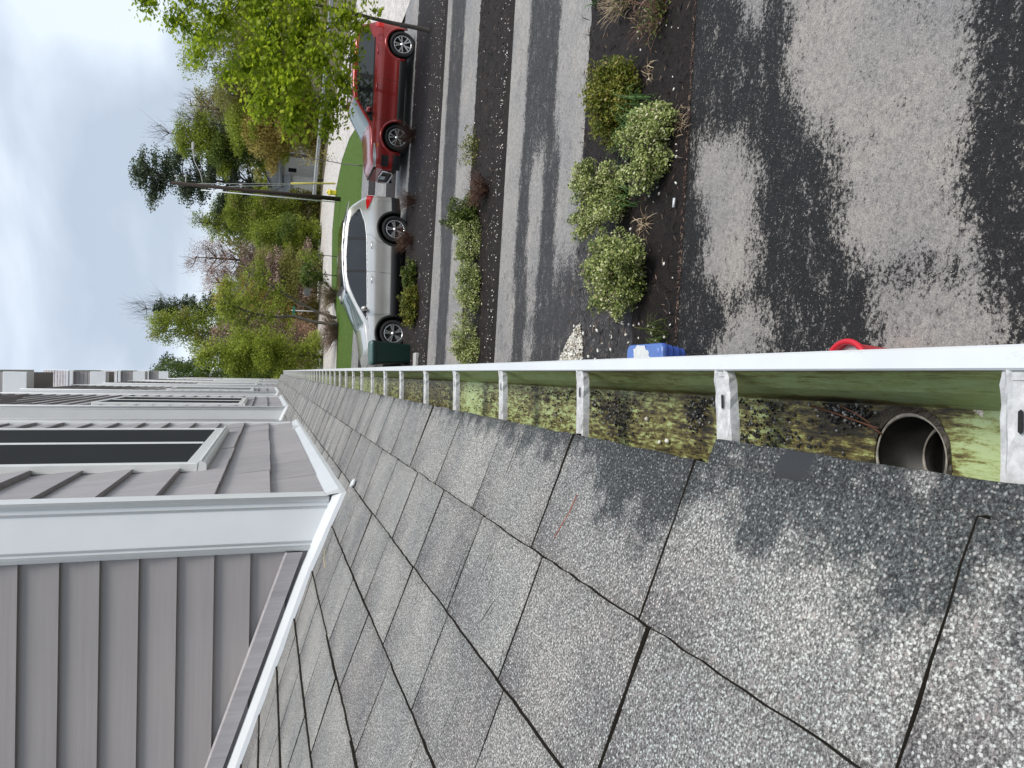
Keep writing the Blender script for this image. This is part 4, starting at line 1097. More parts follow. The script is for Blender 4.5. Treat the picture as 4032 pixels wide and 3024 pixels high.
# ------------------------------------------------------------ cars
def paint(name, col, metal, rough=.32, flake=.05):
    m, t, b = mat(name); setp(b, rough, metal, .5, 1.0); b.inputs['Coat Roughness'].default_value = .04
    n = noise(t, 1.3, 3)
    t.links.new(ramp(t, [(.3, tuple(x * (1 - flake) for x in col)), (.7, tuple(x * (1 + flake) for x in col))], n), b.inputs['Base Color']); return m
RP = paint('dark_red_paint', (.32, .014, .013), .35, .25)
SP = paint('warm_silver_paint', (.68, .67, .645), .65, .27)
GLS = simple('tinted_car_glass', (.012, .015, .017), .04, var=.3, vscale=2, spec=.9)
WSG = simple('windscreen_glass', (.10, .15, .155), .04, var=.3, vscale=1.5, spec=1.0)
PLA = simple('black_car_plastic', (.014, .014, .015), .55, var=.2, vscale=20)
TYR = simple('tyre_rubber', (.013, .013, .014), .75, var=.3, vscale=30)
ALU = simple('machined_alloy', (.72, .73, .74), .25, .85, var=.05, vscale=10)
DALU = simple('grey_alloy', (.20, .20, .21), .35, .7, var=.1, vscale=10)
CHR = simple('chrome_strip', (.70, .71, .72), .28, .9, var=.02, vscale=10)
LRED = simple('red_lamp', (.55, .008, .012), .15, var=.15, vscale=20, spec=.8)
LAMP = simple('headlamp_glass', (.45, .47, .48), .08, .3, var=.4, vscale=30, spec=.9)
AMB = simple('amber_marker', (.75, .22, .02), .3)
SEAM = simple('panel_gap', (.02, .02, .02), .7)
def interp(tab, x):
    if x <= tab[0][0]: return tab[0][1]
    for (a, p), (b, q) in zip(tab, tab[1:]):
        if x <= b:
            t = (x - a) / (b - a); return p + (q - p) * t
    return tab[-1][1]
def smoothtab(tab, x, h=.05):
    return sum(interp(tab, x + h * k) for k in (-1, -.5, 0, .5, 1)) / 5
def car(name, label, loc, yaw, pitch, sp):
    root = thing(name, label, 'car', loc, (0, pitch, yaw))
    L, Wd, xf, xr, R, RA = sp['L'], sp['W'], sp['xf'], sp['xr'], sp['R'], sp['RA']
    HW = Wd / 2
    zc = R
    def zbot(x):
        z = interp(sp['zb'], x)
        for c in (xf, xr):
            if abs(x - c) < RA: z = max(z, zc + math.sqrt(max(0, RA * RA - (x - c) ** 2)))
        return z
    K = sp['tumble']
    def hw(x): return smoothtab(sp['hw'], x, .06)
    def zsh(x): return smoothtab(sp['zsh'], x, .08)
    def zt(x): return smoothtab(sp['zt'], x, .07)
    def side(x, z):
        """outer half width at height z"""
        h = hw(x); zs = zsh(x)
        if z >= zs: return max(.2, h * .965 - K * (z - zs) - .0)
        pr = [(0.1, .93), (.25, .965), (.36, .992), (.5, .978), (.66, .980), (.82, 1.0), (zs - .05 if zs - .05 > .83 else .84, .992), (max(zs, .86), .965)]
        return h * interp(pr, z)
    xs = set(np.round(np.linspace(0.0, L, 95), 4))
    for c in (xf, xr):
        for k in range(25):
            xs.add(round(c + RA * math.cos(math.pi * k / 24), 4))
        xs.add(round(c - RA - .001, 4)); xs.add(round(c + RA + .001, 4))
    xs = sorted(x for x in xs if 0 <= x <= L)
    b = MB(); rings = []
    for x in xs:
        zb_, zs, zt_ = zbot(x), zsh(x), zt(x)
        zt_ = max(zt_, zs + .02)
        lv = [zb_ + .0, zb_ + .012]
        for q in (.36, .5, .66, .82): lv.append(max(q, lv[-1] + .004) if q < zs - .06 else lv[-1] + .004)
        lv.append(max(zs - .05, lv[-1] + .004)); lv.append(max(zs, lv[-1] + .004))
        ring = [(x, 0, zb_), (x, side(x, zb_) * .9, zb_)]
        ring += [(x, side(x, z), z) for z in lv[1:]]
        zr = max(zt_ - .055, zs + .012)
        for q in (.33, .66, 1): z = zs + (zr - zs) * q; ring.append((x, side(x, z), z))
        gw = side(x, zr)
        ring += [(x, gw - .035, zr + (zt_ - zr) * .62), (x, gw - .12, zr + (zt_ - zr) * .92), (x, gw * .5, zt_ + .012), (x, 0, zt_ + .02)]
        rings.append(ring)
    n = len(rings[0])
    full = [[(p[0], -p[1], p[2]) for p in r] + [(p[0], p[1], p[2]) for p in r[-2:0:-1]] for r in rings]
    m = len(full[0]); vs = [p for r in full for p in r]
    o0 = len(b.v); b.add(vs, [], 0)
    wx0, wx1 = sp['ws']
    rx0, rx1 = sp['rw']
    for i in range(len(full) - 1):
        xm = (xs[i] + xs[i + 1]) / 2
        for j in range(m):
            f = (i * m + j, (i + 1) * m + j, (i + 1) * m + (j + 1) % m, i * m + (j + 1) % m)
            jj = j if j < n - 1 else m - 1 - j
            mi = 0
            top = jj >= n - 4
            if top and wx0 < xm < wx1: mi = 1
            elif top and jj >= n - 3 and rx0 < xm < rx1: mi = 2
            elif jj in (0, 1): mi = 3
            b.f.append(f); b.m.append(mi); b.sm.append(True)
    b.f.append(tuple(range(m))[::-1]); b.m.append(0); b.sm.append(False)
    b.f.append(tuple((len(full) - 1) * m + k for k in range(m))); b.m.append(0); b.sm.append(False)
    body = b.build('body', [sp['paint'], WSG, GLS, PLA]); body.parent = root
    P = lambda mb, nm, mt: setattr(mb.build(nm, mt), 'parent', root)
    def pb(mb, nm, mt, parent=root):
        o = mb.build(nm, mt); o.parent = parent; return o
    ub = MB(); ub.box(.25, L - .25, -HW * .62, HW * .62, .17, zc + .34); pb(ub, 'underbody', PLA)
    def onside(poly, off, s, sub=8, mid=None):
        """outline (x,z) closed, laid on the side skin"""
        pts = []
        for i in range(len(poly)):
            a, c = poly[i], poly[(i + 1) % len(poly)]
            for k in range(sub): pts.append((a[0] + (c[0] - a[0]) * k / sub, a[1] + (c[1] - a[1]) * k / sub))
        return pts
    def patch(poly, off, s, name, mt, nx=26, nz=5):
        """fill between lower and upper outlines: poly = (lower[(x,z)], upper[(x,z)])"""
        lo, up = poly; mb = MB()
        xa = max(lo[0][0], up[0][0]); xb = min(lo[-1][0], up[-1][0]); vs = []
        for i in range(nx + 1):
            x = xa + (xb - xa) * i / nx; z0, z1 = interp(lo, x), interp(up, x)
            for k in range(nz + 1):
                z = z0 + (z1 - z0) * k / nz; vs.append((x, s * (side(x, z) + off), z))
        mb.add(vs, [(i * (nz + 1) + k, (i + 1) * (nz + 1) + k, (i + 1) * (nz + 1) + k + 1, i * (nz + 1) + k + 1) for i in range(nx) for k in range(nz)], 0, .5, True)
        return pb(mb, name, mt)
    def sideline(pts, s, r, mt, name, off=.0, sub=6):
        q = []
        for a, c in zip(pts, pts[1:]):
            for k in range(sub): q.append((a[0] + (c[0] - a[0]) * k / sub, a[1] + (c[1] - a[1]) * k / sub))
        q.append(pts[-1]); mb = MB(); mb.tube([(x, s * (side(x, z) + off), z) for x, z in q], r, 5); return pb(mb, name, mt)
    for s in (-1, 1):
        for g in sp['glass']: patch(g, .004, s, 'side_window', GLS)
        for g in sp.get('pillars', []): patch(g, .007, s, 'pillar_trim', PLA, 4)
        for ln in sp['seams']: sideline(ln, s, .0035, SEAM, 'door_gap')
        for ln in sp.get('chrome', []): sideline(ln, s, .0055, CHR, 'window_trim', .003, 10)
        for hx, hz in sp['handles']:
            h = MB(); y = side(hx, hz)
            h.tube([(hx - .10, s * (y - .002), hz), (hx - .08, s * (y + .03), hz + .004), (hx + .08, s * (y + .03), hz + .006), (hx + .10, s * (y - .002), hz + .004)], .014, 6)
            pb(h, 'door_handle', sp.get('hmat', sp['paint']))
        # mirror
        mx_, mz_ = sp['mirror']; y = side(mx_, mz_)
        h = MB(); h.tube([(mx_, s * (y - .02), mz_ - .03), (mx_ - .02, s * (y + .07), mz_)], .025, 6); mo = pb(h, 'mirror', PLA)
        h = MB(); cx_, cy_, cz_ = mx_ - .04, s * (y + .14), mz_ + .03; vs = []; fs = []
        for i in range(9):
            th = math.pi * i / 8
            for k in range(12):
                ph = 2 * math.pi * k / 12
                vs.append((cx_ + .065 * math.sin(th) * math.cos(ph), cy_ - .12 * math.cos(th), cz_ + .085 * math.sin(th) * math.sin(ph)))
        fs = [(i * 12 + k, i * 12 + (k + 1) % 12, (i + 1) * 12 + (k + 1) % 12, (i + 1) * 12 + k) for i in range(8) for k in range(12)]
        h.add(vs, fs, 0, .5, True); pb(h, 'mirror_cap', sp['paint'], mo)
        # sill and arch cladding
        for c in (xf, xr):
            cl = MB(); vs = []; nk = 26
            for k in range(nk + 1):
                a = math.pi * (k / nk) * 1.12 - math.pi * .06
                for rr, off in ((RA - .002, .004), (RA + .004, .016), (RA + sp['flare'] - .01, .016), (RA + sp['flare'], .002)):
                    x = c + rr * math.cos(a); z = max(zc + rr * math.sin(a), .20); vs.append((x, s * (side(min(max(x, .03), L - .03), z) + off), z))
            cl.add(vs, [(4 * k + q, 4 * k + q + 1, 4 * k + q + 5, 4 * k + q + 4) for k in range(nk) for q in range(3)], 0, .5, True)
            pb(cl, 'wheel_arch_trim', sp['flaremat'])
        sl_ = MB(); zs0, zs1 = sp['sill']; vs = []
        for k in range(13):
            x = xf + RA + .01 + (xr - xf - 2 * RA - .02) * k / 12
            for z, off in ((zs0, -.05), (zs0, .002), ((zs0 + zs1) / 2, .014), (zs1 - .02, .012), (zs1, .001)): vs.append((x, s * (side(x, z) + off), z))
        sl_.add(vs, [(5 * k + q, 5 * k + q + 1, 5 * k + q + 6, 5 * k + q + 5) for k in range(12) for q in range(4)], 0, .5, True)
        pb(sl_, 'sill_trim', PLA)
        patch(sp['tail'], .008, s, 'tail_lamp', LRED, 8)
        patch(sp['head'], .006, s, 'headlight', LAMP, 8)
        if 'mark' in sp: patch(sp['mark'], .02, s, 'side_marker', AMB, 3)
        patch(sp['fog'], .006, s, 'bumper_intake', PLA, 6)
        for xb_ in ((xr + RA, L), (0, xf - RA)):
            patch(([(xb_[0] + .01, .22), (xb_[1] - .01, .24)], [(xb_[0] + .01, sp['bump']), (xb_[1] - .01, sp['bump'])]), .006, s, 'bumper_trim', PLA, 8)
        for c in (xf, xr):
            wh = bpy.data.objects.new('wheel', None); C.objects.link(wh); wh.parent = root; wh.location = (c, s * (side(c, RA + R + .06) - .115), R)
            if s > 0: wh.rotation_euler = (0, 0, math.pi)
            t = MB(); nk = 44; prof = [(.62, .075), (.66, -.02), (.70, -.085), (.78, -.108), (.90, -.110), (.965, -.100), (1, -.075), (1, .075), (.96, .10), (.7, .10)]
            vs = []
            for k in range(nk):
                a = 2 * math.pi * k / nk
                for rr, yy in prof: vs.append((R * rr * math.cos(a), yy, R * rr * math.sin(a)))
            q = len(prof); t.add(vs, [(k * q + j, ((k + 1) % nk) * q + j, ((k + 1) % nk) * q + (j + 1) % q, k * q + (j + 1) % q) for k in range(nk) for j in range(q)], 0, .5, True)
            o = t.build('tyre', TYR); o.parent = wh
            t = MB(); rr = R * .67; vs = []
            for k in range(nk):
                a = 2 * math.pi * k / nk
                for r_, yy in ((rr * 1.03, -.088), (rr * .99, -.094), (rr * .93, -.082), (rr * .92, -.02), (rr * .9, .05)): vs.append((r_ * math.cos(a), yy, r_ * math.sin(a)))
            t.add(vs, [(k * 5 + j, ((k + 1) % nk) * 5 + j, ((k + 1) % nk) * 5 + j + 1, k * 5 + j + 1) for k in range(nk) for j in range(4)], 0, .5, True)
            a0 = rnd.random() * 6
            for k in range(5):
                a = a0 + 2 * math.pi * k / 5
                for da in sp['spoke']:
                    def pt(r_, an, y): return (r_ * math.cos(an), y, r_ * math.sin(an))
                    w0, w1 = sp['sw']; a1 = a + da
                    ia = a + da * sp['spin']
                    vs = [pt(.045, ia - .30, -.078), pt(.045, ia + .30, -.078), pt(rr * .95, a1 + w1, -.086), pt(rr * .95, a1 - w1, -.086), pt(.045, ia - .30, -.05), pt(.045, ia + .30, -.05), pt(rr * .95, a1 + w1, -.055), pt(rr * .95, a1 - w1, -.055)]
                    t.add(vs, [(0, 1, 2, 3), (0, 3, 7, 4), (1, 5, 6, 2)], 0)
            t.tube([(0, -.094, 0), (0, -.05, 0)], .058, 16)
            o = t.build('rim', sp['rim']); o.parent = wh
            t = MB(); t.tube([(0, -.035, 0), (0, .05, 0)], rr * .9, 28); o = t.build('brake_backing', PLA); o.parent = wh
    sp['extra'](root, pb, side, patch)
    return root
silver = dict(L=4.66, W=1.86, xf=.93, xr=3.74, R=.355, RA=.43, paint=SP, tumble=.26,
    zb=[(0, .38), (.3, .26), (.6, .24), (4.1, .24), (4.4, .30), (4.66, .42)],
    hw=[(0, .60), (.06, .72), (.2, .83), (.5, .90), (.9, .93), (3.7, .93), (4.2, .90), (4.5, .84), (4.62, .78), (4.66, .70)],
    zsh=[(0, .78), (.1, .86), (.4, .93), (.9, .98), (1.2, 1.01), (2.4, 1.04), (3.8, 1.09), (4.3, 1.13), (4.6, 1.08), (4.66, 1.0)],
    zt=[(0, .80), (.1, .92), (.4, 1.03), (.9, 1.10), (1.12, 1.13), (2.02, 1.58), (2.4, 1.65), (3.0, 1.68), (3.7, 1.66), (4.15, 1.60), (4.3, 1.54), (4.56, 1.20), (4.66, 1.05)],
    ws=(1.14, 2.0), rw=(4.27, 4.52),
    glass=[([(1.26, 1.05), (1.62, 1.06), (2.55, 1.085), (3.5, 1.12), (3.85, 1.17), (4.20, 1.29)], [(1.26, 1.06), (1.75, 1.335), (2.1, 1.49), (2.4, 1.570), (3.0, 1.60), (3.7, 1.565), (3.95, 1.52), (4.20, 1.33)])],
    pillars=[([(2.50, 1.085), (2.57, 1.085)], [(2.50, 1.58), (2.57, 1.58)]), ([(3.37, 1.12), (3.44, 1.12)], [(3.37, 1.57), (3.44, 1.57)])],
    seams=[[(1.46, .38), (1.40, .75), (1.36, 1.04)], [(2.52, .38), (2.53, 1.12)], [(3.30, .42), (3.34, .8), (3.52, 1.0), (3.50, 1.15)], [(1.02, 1.00), (1.36, 1.04)]],
    chrome=[[(1.25, 1.045), (1.62, 1.045), (2.55, 1.07), (3.5, 1.105), (3.87, 1.155), (4.23, 1.28), (4.24, 1.33), (3.96, 1.535), (3.7, 1.582), (3.0, 1.617), (2.4, 1.587), (2.1, 1.505), (1.75, 1.352), (1.25, 1.05)]],
    handles=[(2.32, .95), (3.24, .97)], mirror=(1.55, 1.10), flare=.07, flaremat=PLA, sill=(.215, .46),
    tail=([(4.22, 1.09), (4.45, .99), (4.64, .93)], [(4.22, 1.12), (4.45, 1.14), (4.64, 1.10)]), head=([(.03, .72), (.2, .74), (.5, .88)], [(.03, .84), (.2, .90), (.5, .95)]),
    fog=([(.04, .42), (.28, .42)], [(.04, .60), (.28, .55)]), bump=.46, spoke=(-.16, .16), sw=(.3, .10), spin=.2, rim=ALU)
def ex_silver(root, pb, side, patch):
    for s in (-1, 1):
        m = MB(); q = [(1.95, 1.545), (2.15, 1.61), (2.6, 1.665), (3.2, 1.690), (3.8, 1.665), (4.1, 1.60)]
        m.tube([(x, s * .66, z) for x, z in q], .022, 8); ro = pb(m, 'roof_rail', CHR)
        for x, z in ((2.02, 1.57), (2.75, 1.655), (3.35, 1.665), (3.98, 1.61)):
            m = MB(); m.bbox(x - .06, x + .06, s * .66 - .03, s * .66 + .03, z - .07, z + .018, .006); pb(m, 'rail_foot', PLA, ro)
    m = MB(); m.add([(4.15, -.58, 1.615), (4.15, .58, 1.615), (4.50, .50, 1.555), (4.50, -.50, 1.555), (4.15, -.58, 1.575), (4.15, .58, 1.575), (4.50, .50, 1.53), (4.50, -.50, 1.53)], [(0, 3, 2, 1), (4, 5, 6, 7), (0, 4, 7, 3), (1, 2, 6, 5), (2, 3, 7, 6)]); pb(m, 'spoiler', SP)
    m = MB(); m.box(2.15, 3.95, -.56, .56, 1.62, 1.712); pb(m, 'roof_glass', GLS)
    m = MB(); m.bbox(-.02, .05, -.42, .42, .62, .82, .02); pb(m, 'grille', PLA)
    m = MB(); m.tube([(1.10, -.72, 1.115), (1.16, 0, 1.155), (1.10, .72, 1.115)], .018, 6); pb(m, 'wiper', PLA)
silver['extra'] = ex_silver
red = dict(L=3.98, W=1.80, xf=.86, xr=3.43, R=.352, RA=.415, paint=RP, tumble=.15,
    zb=[(0, .42), (.3, .26), (.6, .25), (3.72, .25), (3.85, .32), (3.98, .42)],
    hw=[(0, .66), (.05, .74), (.2, .83), (.5, .89), (.9, .90), (3.5, .90), (3.82, .86), (3.94, .80), (3.98, .74)],
    zsh=[(0, .80), (.08, .90), (.4, .97), (.9, 1.01), (1.3, 1.03), (2.4, 1.05), (3.5, 1.09), (3.9, 1.10), (3.98, 1.03)],
    zt=[(0, .86), (.08, .99), (.3, 1.06), (.9, 1.11), (1.10, 1.14), (1.78, 1.58), (2.1, 1.64), (2.8, 1.66), (3.45, 1.63), (3.74, 1.58), (3.86, 1.40), (3.95, 1.15), (3.98, 1.05)],
    ws=(1.12, 1.76), rw=(3.76, 3.91),
    glass=[([(1.20, 1.08), (1.5, 1.08), (3.2, 1.11), (3.45, 1.13), (3.76, 1.28)], [(1.20, 1.10), (1.60, 1.37), (1.80, 1.47), (2.2, 1.52), (3.0, 1.53), (3.5, 1.50), (3.76, 1.42)])],
    pillars=[([(2.33, 1.10), (2.46, 1.10)], [(2.33, 1.53), (2.46, 1.53)]), ([(3.30, 1.13), (3.36, 1.13)], [(3.36, 1.53), (3.42, 1.53)]), ([(1.20, 1.060), (3.5, 1.09)], [(1.20, 1.082), (3.5, 1.12)])],
    seams=[[(1.33, .42), (1.28, .75), (1.25, 1.05)], [(2.38, .40), (2.40, 1.10)], [(3.06, .45), (3.10, .78), (3.28, .96), (3.30, 1.11)]],
    chrome=[], handles=[(2.16, .99), (3.14, 1.01)], mirror=(1.50, 1.14), flare=.07, flaremat=RP, sill=(.235, .41),
    tail=([(3.80, .88), (3.97, .86)], [(3.80, 1.10), (3.97, 1.08)]), head=([(.03, .88), (.3, .90), (.62, .955)], [(.03, .95), (.3, .985), (.62, .985)]),
    mark=([(.52, .86), (.62, .86)], [(.52, .90), (.62, .90)]),
    fog=([(.06, .56), (.34, .56)], [(.06, .74), (.34, .76)]), bump=.44, spoke=(-.22, .22), sw=(.3, .085), spin=-.1, rim=ALU)
def ex_red(root, pb, side, patch):
    m = MB(); m.bbox(-.035, .06, -.50, .50, .40, .66, .02); g = pb(m, 'grille', PLA)
    m = MB(); m.tube([(-.03, -.58, .66), (-.045, -.56, .42), (-.05, -.40, .37), (-.05, .40, .37), (-.045, .56, .42), (-.03, .58, .66), (-.04, 0, .69), (-.03, -.58, .66)], .022, 8); pb(m, 'grille_frame', CHR)
    m = MB(); m.bbox(-.062, -.048, -.16, .16, .52, .65, .002); pb(m, 'front_plate', simple('pale_plate', (.45, .50, .52), .5, var=.2, vscale=18))
    m = MB(); m.tube([(.02, -.68, .92), (-.015, 0, .935), (.02, .68, .92)], .028, 6); pb(m, 'grille_band', PLA)
    for x in (1.98, 2.86):
        r_ = MB(); r_.tube([(x, -.62, 1.74), (x + .0, -.3, 1.785), (x, .3, 1.785), (x, .62, 1.74)], .022, 6); o = pb(r_, 'crossbar', PLA)
        for s in (-1, 1):
            m = MB(); m.add([(x - .10, s * .64 - .03, 1.60), (x + .10, s * .64 - .03, 1.60), (x + .10, s * .64 + .03, 1.58), (x - .10, s * .64 + .03, 1.58), (x - .05, s * .62 - .025, 1.77), (x + .05, s * .62 - .025, 1.77), (x + .05, s * .62 + .025, 1.755), (x - .05, s * .62 + .025, 1.755)],
                  [(0, 1, 5, 4), (1, 2, 6, 5), (2, 3, 7, 6), (3, 0, 4, 7), (4, 5, 6, 7)]); pb(m, 'rack_foot', PLA, o)
    for s in (-1, 1):
        m = MB(); m.tube([(1.9, s * .655, 1.66), (2.1, s * .655, 1.70), (3.4, s * .655, 1.69), (3.6, s * .655, 1.62)], .013, 6); pb(m, 'roof_rail', PLA)
    m = MB(); vs = [(3.50 + .085 * math.cos(k * math.pi / 12), -(side(3.5, .93) + .002), .955 + .085 * math.sin(k * math.pi / 12)) for k in range(24)]
    m.tube(vs + [vs[0]], .003, 4); pb(m, 'fuel_flap', SEAM)
    m = MB(); m.tube([(1.06, -.70, 1.125), (1.12, 0, 1.165), (1.06, .70, 1.125)], .016, 6); pb(m, 'wiper', PLA)
red['extra'] = ex_red
# near side wheels touch the drive at the measured spots
def carpos(pf, pr, sp):
    """world spots (x,y) of the near front/rear wheel contacts"""
    yaw = math.atan2(pr[1] - pf[1], pr[0] - pf[0]); hy = -sp['W'] / 2 + .12
    c, s = math.cos(yaw), math.sin(yaw)
    return pf[0] - (sp['xf'] * c - hy * s), pf[1] - (sp['xf'] * s + hy * c), yaw
x, y, a = carpos((1.03, 19.92), (3.84, 20.30), silver)
car('silver_car', 'silver crossover with chrome window line parked nose towards the house behind the green bin', (x, y, gz(x + .9) - .035), a, math.atan(.022), silver)
x, y, a = carpos((6.44, 20.98), (9.0, 21.02), red)
car('red_car', 'small dark red crossover with black roof rack parked behind the silver car', (x, y, gz(x) - .01), a, math.atan(.04), red)

# ------------------------------------------------------------ trees
def tree(name, label, base, spine, blobs, n, size, key, kind='quad', trunk=.12, bark='bark', sub=40, shell=.35, twigs=0, tl=1.2, up=.25, key2=None, group=None, limbs=None, tb=0, drop=0):
    """spine: list of (x,y,z) offsets from base; blobs: offsets; crown = leaves in blobs"""
    t = thing(name, label, 'tree', base, group=group)
    s = MB()
    sp_ = [Vector(p) for p in spine]
    sp_ = [sp_[i].lerp(sp_[i + 1], q / 4) for i in range(len(sp_) - 1) for q in range(4)] + [sp_[-1]]
    s.tube(sp_, [trunk * (1 - .75 * i / (len(sp_) - 1)) for i in range(len(sp_))], 8)
    B = sub_blobs(blobs, sub)
    def near(z):
        i = min(range(len(sp_) // (8 if kind == 'maple' else 4), len(sp_)), key=lambda i: abs(sp_[i].z - z)); return sp_[i]
    for b in (B if len(B) < 60 else B[:60]):
        p1 = Vector(b[:3]); p0 = near(p1.z - .45 * (p1 - near(p1.z)).length)
        m = p0.lerp(p1, .5) + Vector((rnd.gauss(0, .1), rnd.gauss(0, .1), rnd.gauss(0, .1))) * (p1 - p0).length * .5
        if kind == 'maple' and (p1.z < p0.z + .45 * (p1 - p0).length or p0.z < 1.5): continue
        w0 = trunk * .34; s.tube([p0, m, p1], [w0, w0 * .6, w0 * .25], 5, cap=False)
        for k in range(twigs):
            d = Vector((rnd.gauss(0, .32) + (p1.x - sp_[0].x) * .12, rnd.gauss(0, .3), rnd.random() * .7 + .5)).normalized() * tl * rnd.uniform(.3, .9)
            q = p0.lerp(p1, rnd.uniform(.35, 1.0)) + Vector((rnd.gauss(0, b[3] * .25), rnd.gauss(0, b[4] * .25), rnd.gauss(0, b[5] * .2)))
            s.tube([q, q + d * .5 + Vector((rnd.gauss(0, .05), 0, 0)), q + d], [trunk * .09, trunk * .06, trunk * .03], 3, cap=False)
    for lb in (limbs or []): s.tube(lb[1:], [lb[0] * (1 - .8 * i / (len(lb) - 2)) for i in range(len(lb) - 1)], 6)
    o = s.build('trunk', MAT[bark] if bark in MAT else leaf(bark)); o.parent = t
    if n:
        P_, idx, rr = blob_points(B, n, shell)
        ct = npr.rand(len(B)); ct[:len(blobs)] = .5
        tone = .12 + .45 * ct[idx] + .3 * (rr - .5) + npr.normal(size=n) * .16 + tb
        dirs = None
        if drop:
            dirs = npr.normal(size=(n, 3)) * .5; dirs[:, 2] -= drop
        if key2:
            k2 = npr.rand(len(B)) < .45; msk = k2[idx]
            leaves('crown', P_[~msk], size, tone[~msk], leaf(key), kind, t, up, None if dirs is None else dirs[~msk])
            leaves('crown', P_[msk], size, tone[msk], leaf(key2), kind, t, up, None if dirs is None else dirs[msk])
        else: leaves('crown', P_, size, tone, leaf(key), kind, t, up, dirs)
    return t
bx_, by_ = 8.49, 18.7
tree('maple_tree', 'bright green young maple leaning over the rear of the red car', (bx_, by_, gz(bx_)),
     [(0, 0, -.1), (.03, 0, .35), (.05, 0, .92), (.09, 0, 1.45), (.15, 0, 2.0), (.22, .05, 2.9), (.2, .1, 4.0), (.3, 0, 5.2), (.4, 0, 6.6)],
     [(x - bx_, y - by_, z - gz(bx_), r, r * .9, r * .85) for x, y, z, r in ((8.05, 18.1, 1.5, .38), (7.35, 18.1, 1.55, .34), (8.9, 18.0, 1.45, .4), (8.45, 18.0, 1.15, .22), (8.1, 18.6, 6.1, .45), (8.7, 18.6, 6.7, .5), (7.75, 18.6, 5.5, .42), (9.4, 18.6, 7.0, .7), (7.1, 18.6, 5.0, .35), (5.85, 18.5, 2.05, .45), (6.3, 18.3, 2.0, .60), (6.75, 18.1, 1.85, .50), (7.5, 18, 1.9, .5), (8.3, 18.2, 1.8, .55), (9.2, 18.3, 1.9, .6), (5.75, 18.6, 2.9, .5), (6.2, 18.5, 3.6, .55), (9.9, 18.6, 3.4, .9), (6.15, 18.6, 2.8, .55), (6.7, 18.3, 3.1, .75), (7.0, 18.8, 4.0, .6), (6.75, 18.6, 4.35, .35), (7.4, 18.4, 4.75, .42), (7.5, 18.2, 3.4, .9), (7.1, 18, 2.4, .75), (7.9, 18.6, 4.5, .7), (8.1, 18.4, 2.6, .85), (7.9, 19, 5.3, .45), (8.8, 18.5, 3.8, 1.0), (8.7, 18.6, 5.2, .75), (9.6, 18.7, 4.6, 1), (9.3, 18.6, 2.8, .85), (8.9, 18.7, 6.1, .55), (10, 18.7, 6, .8), (8.3, 18.6, 6.0, .35))],
     21000, .108, 'maple', 'maple', .062, sub=64, shell=.1, up=.4,
     limbs=[[.024, (.10, 0, 1.5), (-.4, -.1, 1.95), (-1.2, -.2, 2.2), (-2.2, -.2, 2.5)], [.03, (.12, 0, 1.75), (-.3, .1, 2.5), (-.9, .1, 3.4), (-1.2, .1, 4.6)],])
# trees beyond the street: x, y, z in metres, seen between the maple and the houses
GT = 'trees beyond the street'
def far(name, label, x, y, zt_, rx, key, n, size=.22, zlo=1.0, key2=None, kind='quad', twigs=0, bark='bark', tr=.14, tl=1.3, shell=.3, sub=34, ry=None, lean=0, drop=0, tb=0, nb=5, top=.5):
    z0 = gz(x) - .1; H = zt_ - z0; ry = ry or rx * .8; bl = []
    for i in range(nb):
        f = i / (nb - 1); zz = zlo + (zt_ - zlo) * (.08 + .80 * f) - z0; w_ = rx * (math.sin(math.pi * (.22 + (.78 - .22 + (.5 - top) * .3) * f)) ** .8)
        bl.append((rnd.uniform(-.25, .25) * rx + lean * f, rnd.uniform(-.2, .2) * ry, zz, w_, w_ * .8, (zt_ - zlo) / nb * .75))
    return tree(name, label, (x, y, z0), [(0, 0, 0), (lean * .2, 0, H * .3), (lean * .5, .1, H * .6), (lean, 0, H * .93)], bl, int(n * 2.9), size * .56, key, kind, tr, bark, sub, shell, twigs, tl, .2, key2, GT, drop=drop, tb=tb)
far('olive_tree', 'tall olive green tree far right behind the maple crown', 25.0, 62, 9.6, 3.6, 'olive', 9000, .24, 0, 'lime')
far('olive_tree', 'rusty olive tree just above the maple crown', 21.6, 64, 7.6, 2.5, 'olive', 8000, .24, 0, 'ochre', top=.7)
far('budding_tree', 'leafless tree with reddish buds rising behind the maple', 23.0, 72, 10.8, 2.2, 'red', 1500, .15, 4, None, twigs=7, tl=1.8, tr=.16)
far('budding_tree', 'thin budding tree with pale green tips and bare top twigs', 20.6, 70, 10.6, 1.8, 'lime', 1700, .18, 4, None, twigs=7, tl=2.0, tr=.15, lean=.6)
far('weeping_tree', 'drooping yellow ochre tree to the right of the white house', 19.3, 64, 6.6, 2.5, 'ochre', 17000, .25, -.6, 'lime', drop=.9, tb=.1)
far('weeping_tree', 'soft lime green drooping tree over the guard rail', 22.3, 65, 6.0, 2.7, 'lime', 8000, .22, -.2, 'ochre', drop=.7)
far('broadleaf_tree', 'mid green leafy tree just right of the tall pine', 19.3, 71, 11.2, 2.4, 'green', 11000, .26, 3.6, 'lime', tr=.2)
far('bare_tree', 'grey leafless tree standing beside the mid green tree', 20.9, 74, 12.9, 1.4, 'brown', 350, .15, 5, None, twigs=9, tl=2.2, tr=.14)
far('broadleaf_tree', 'bright green round tree behind the grey roofed house', 17.0, 80, 5.2, 2.1, 'lime', 5500, .26, 2.9, None, tb=.05)
far('broadleaf_tree', 'dark green tree between the pine and the utility pole', 16.0, 82, 9.0, 2.6, 'green', 7500, .28, 3.5, None)
far('broadleaf_tree', 'yellow green tree just left of the utility pole', 12.0, 64, 6.6, 2.0, 'lime', 8500, .22, 0, 'olive')
far('broadleaf_tree', 'pale green airy tree above and left of the utility pole', 13.2, 74, 9.9, 1.5, 'lime', 2600, .22, 3.5, None, twigs=3, shell=.15)
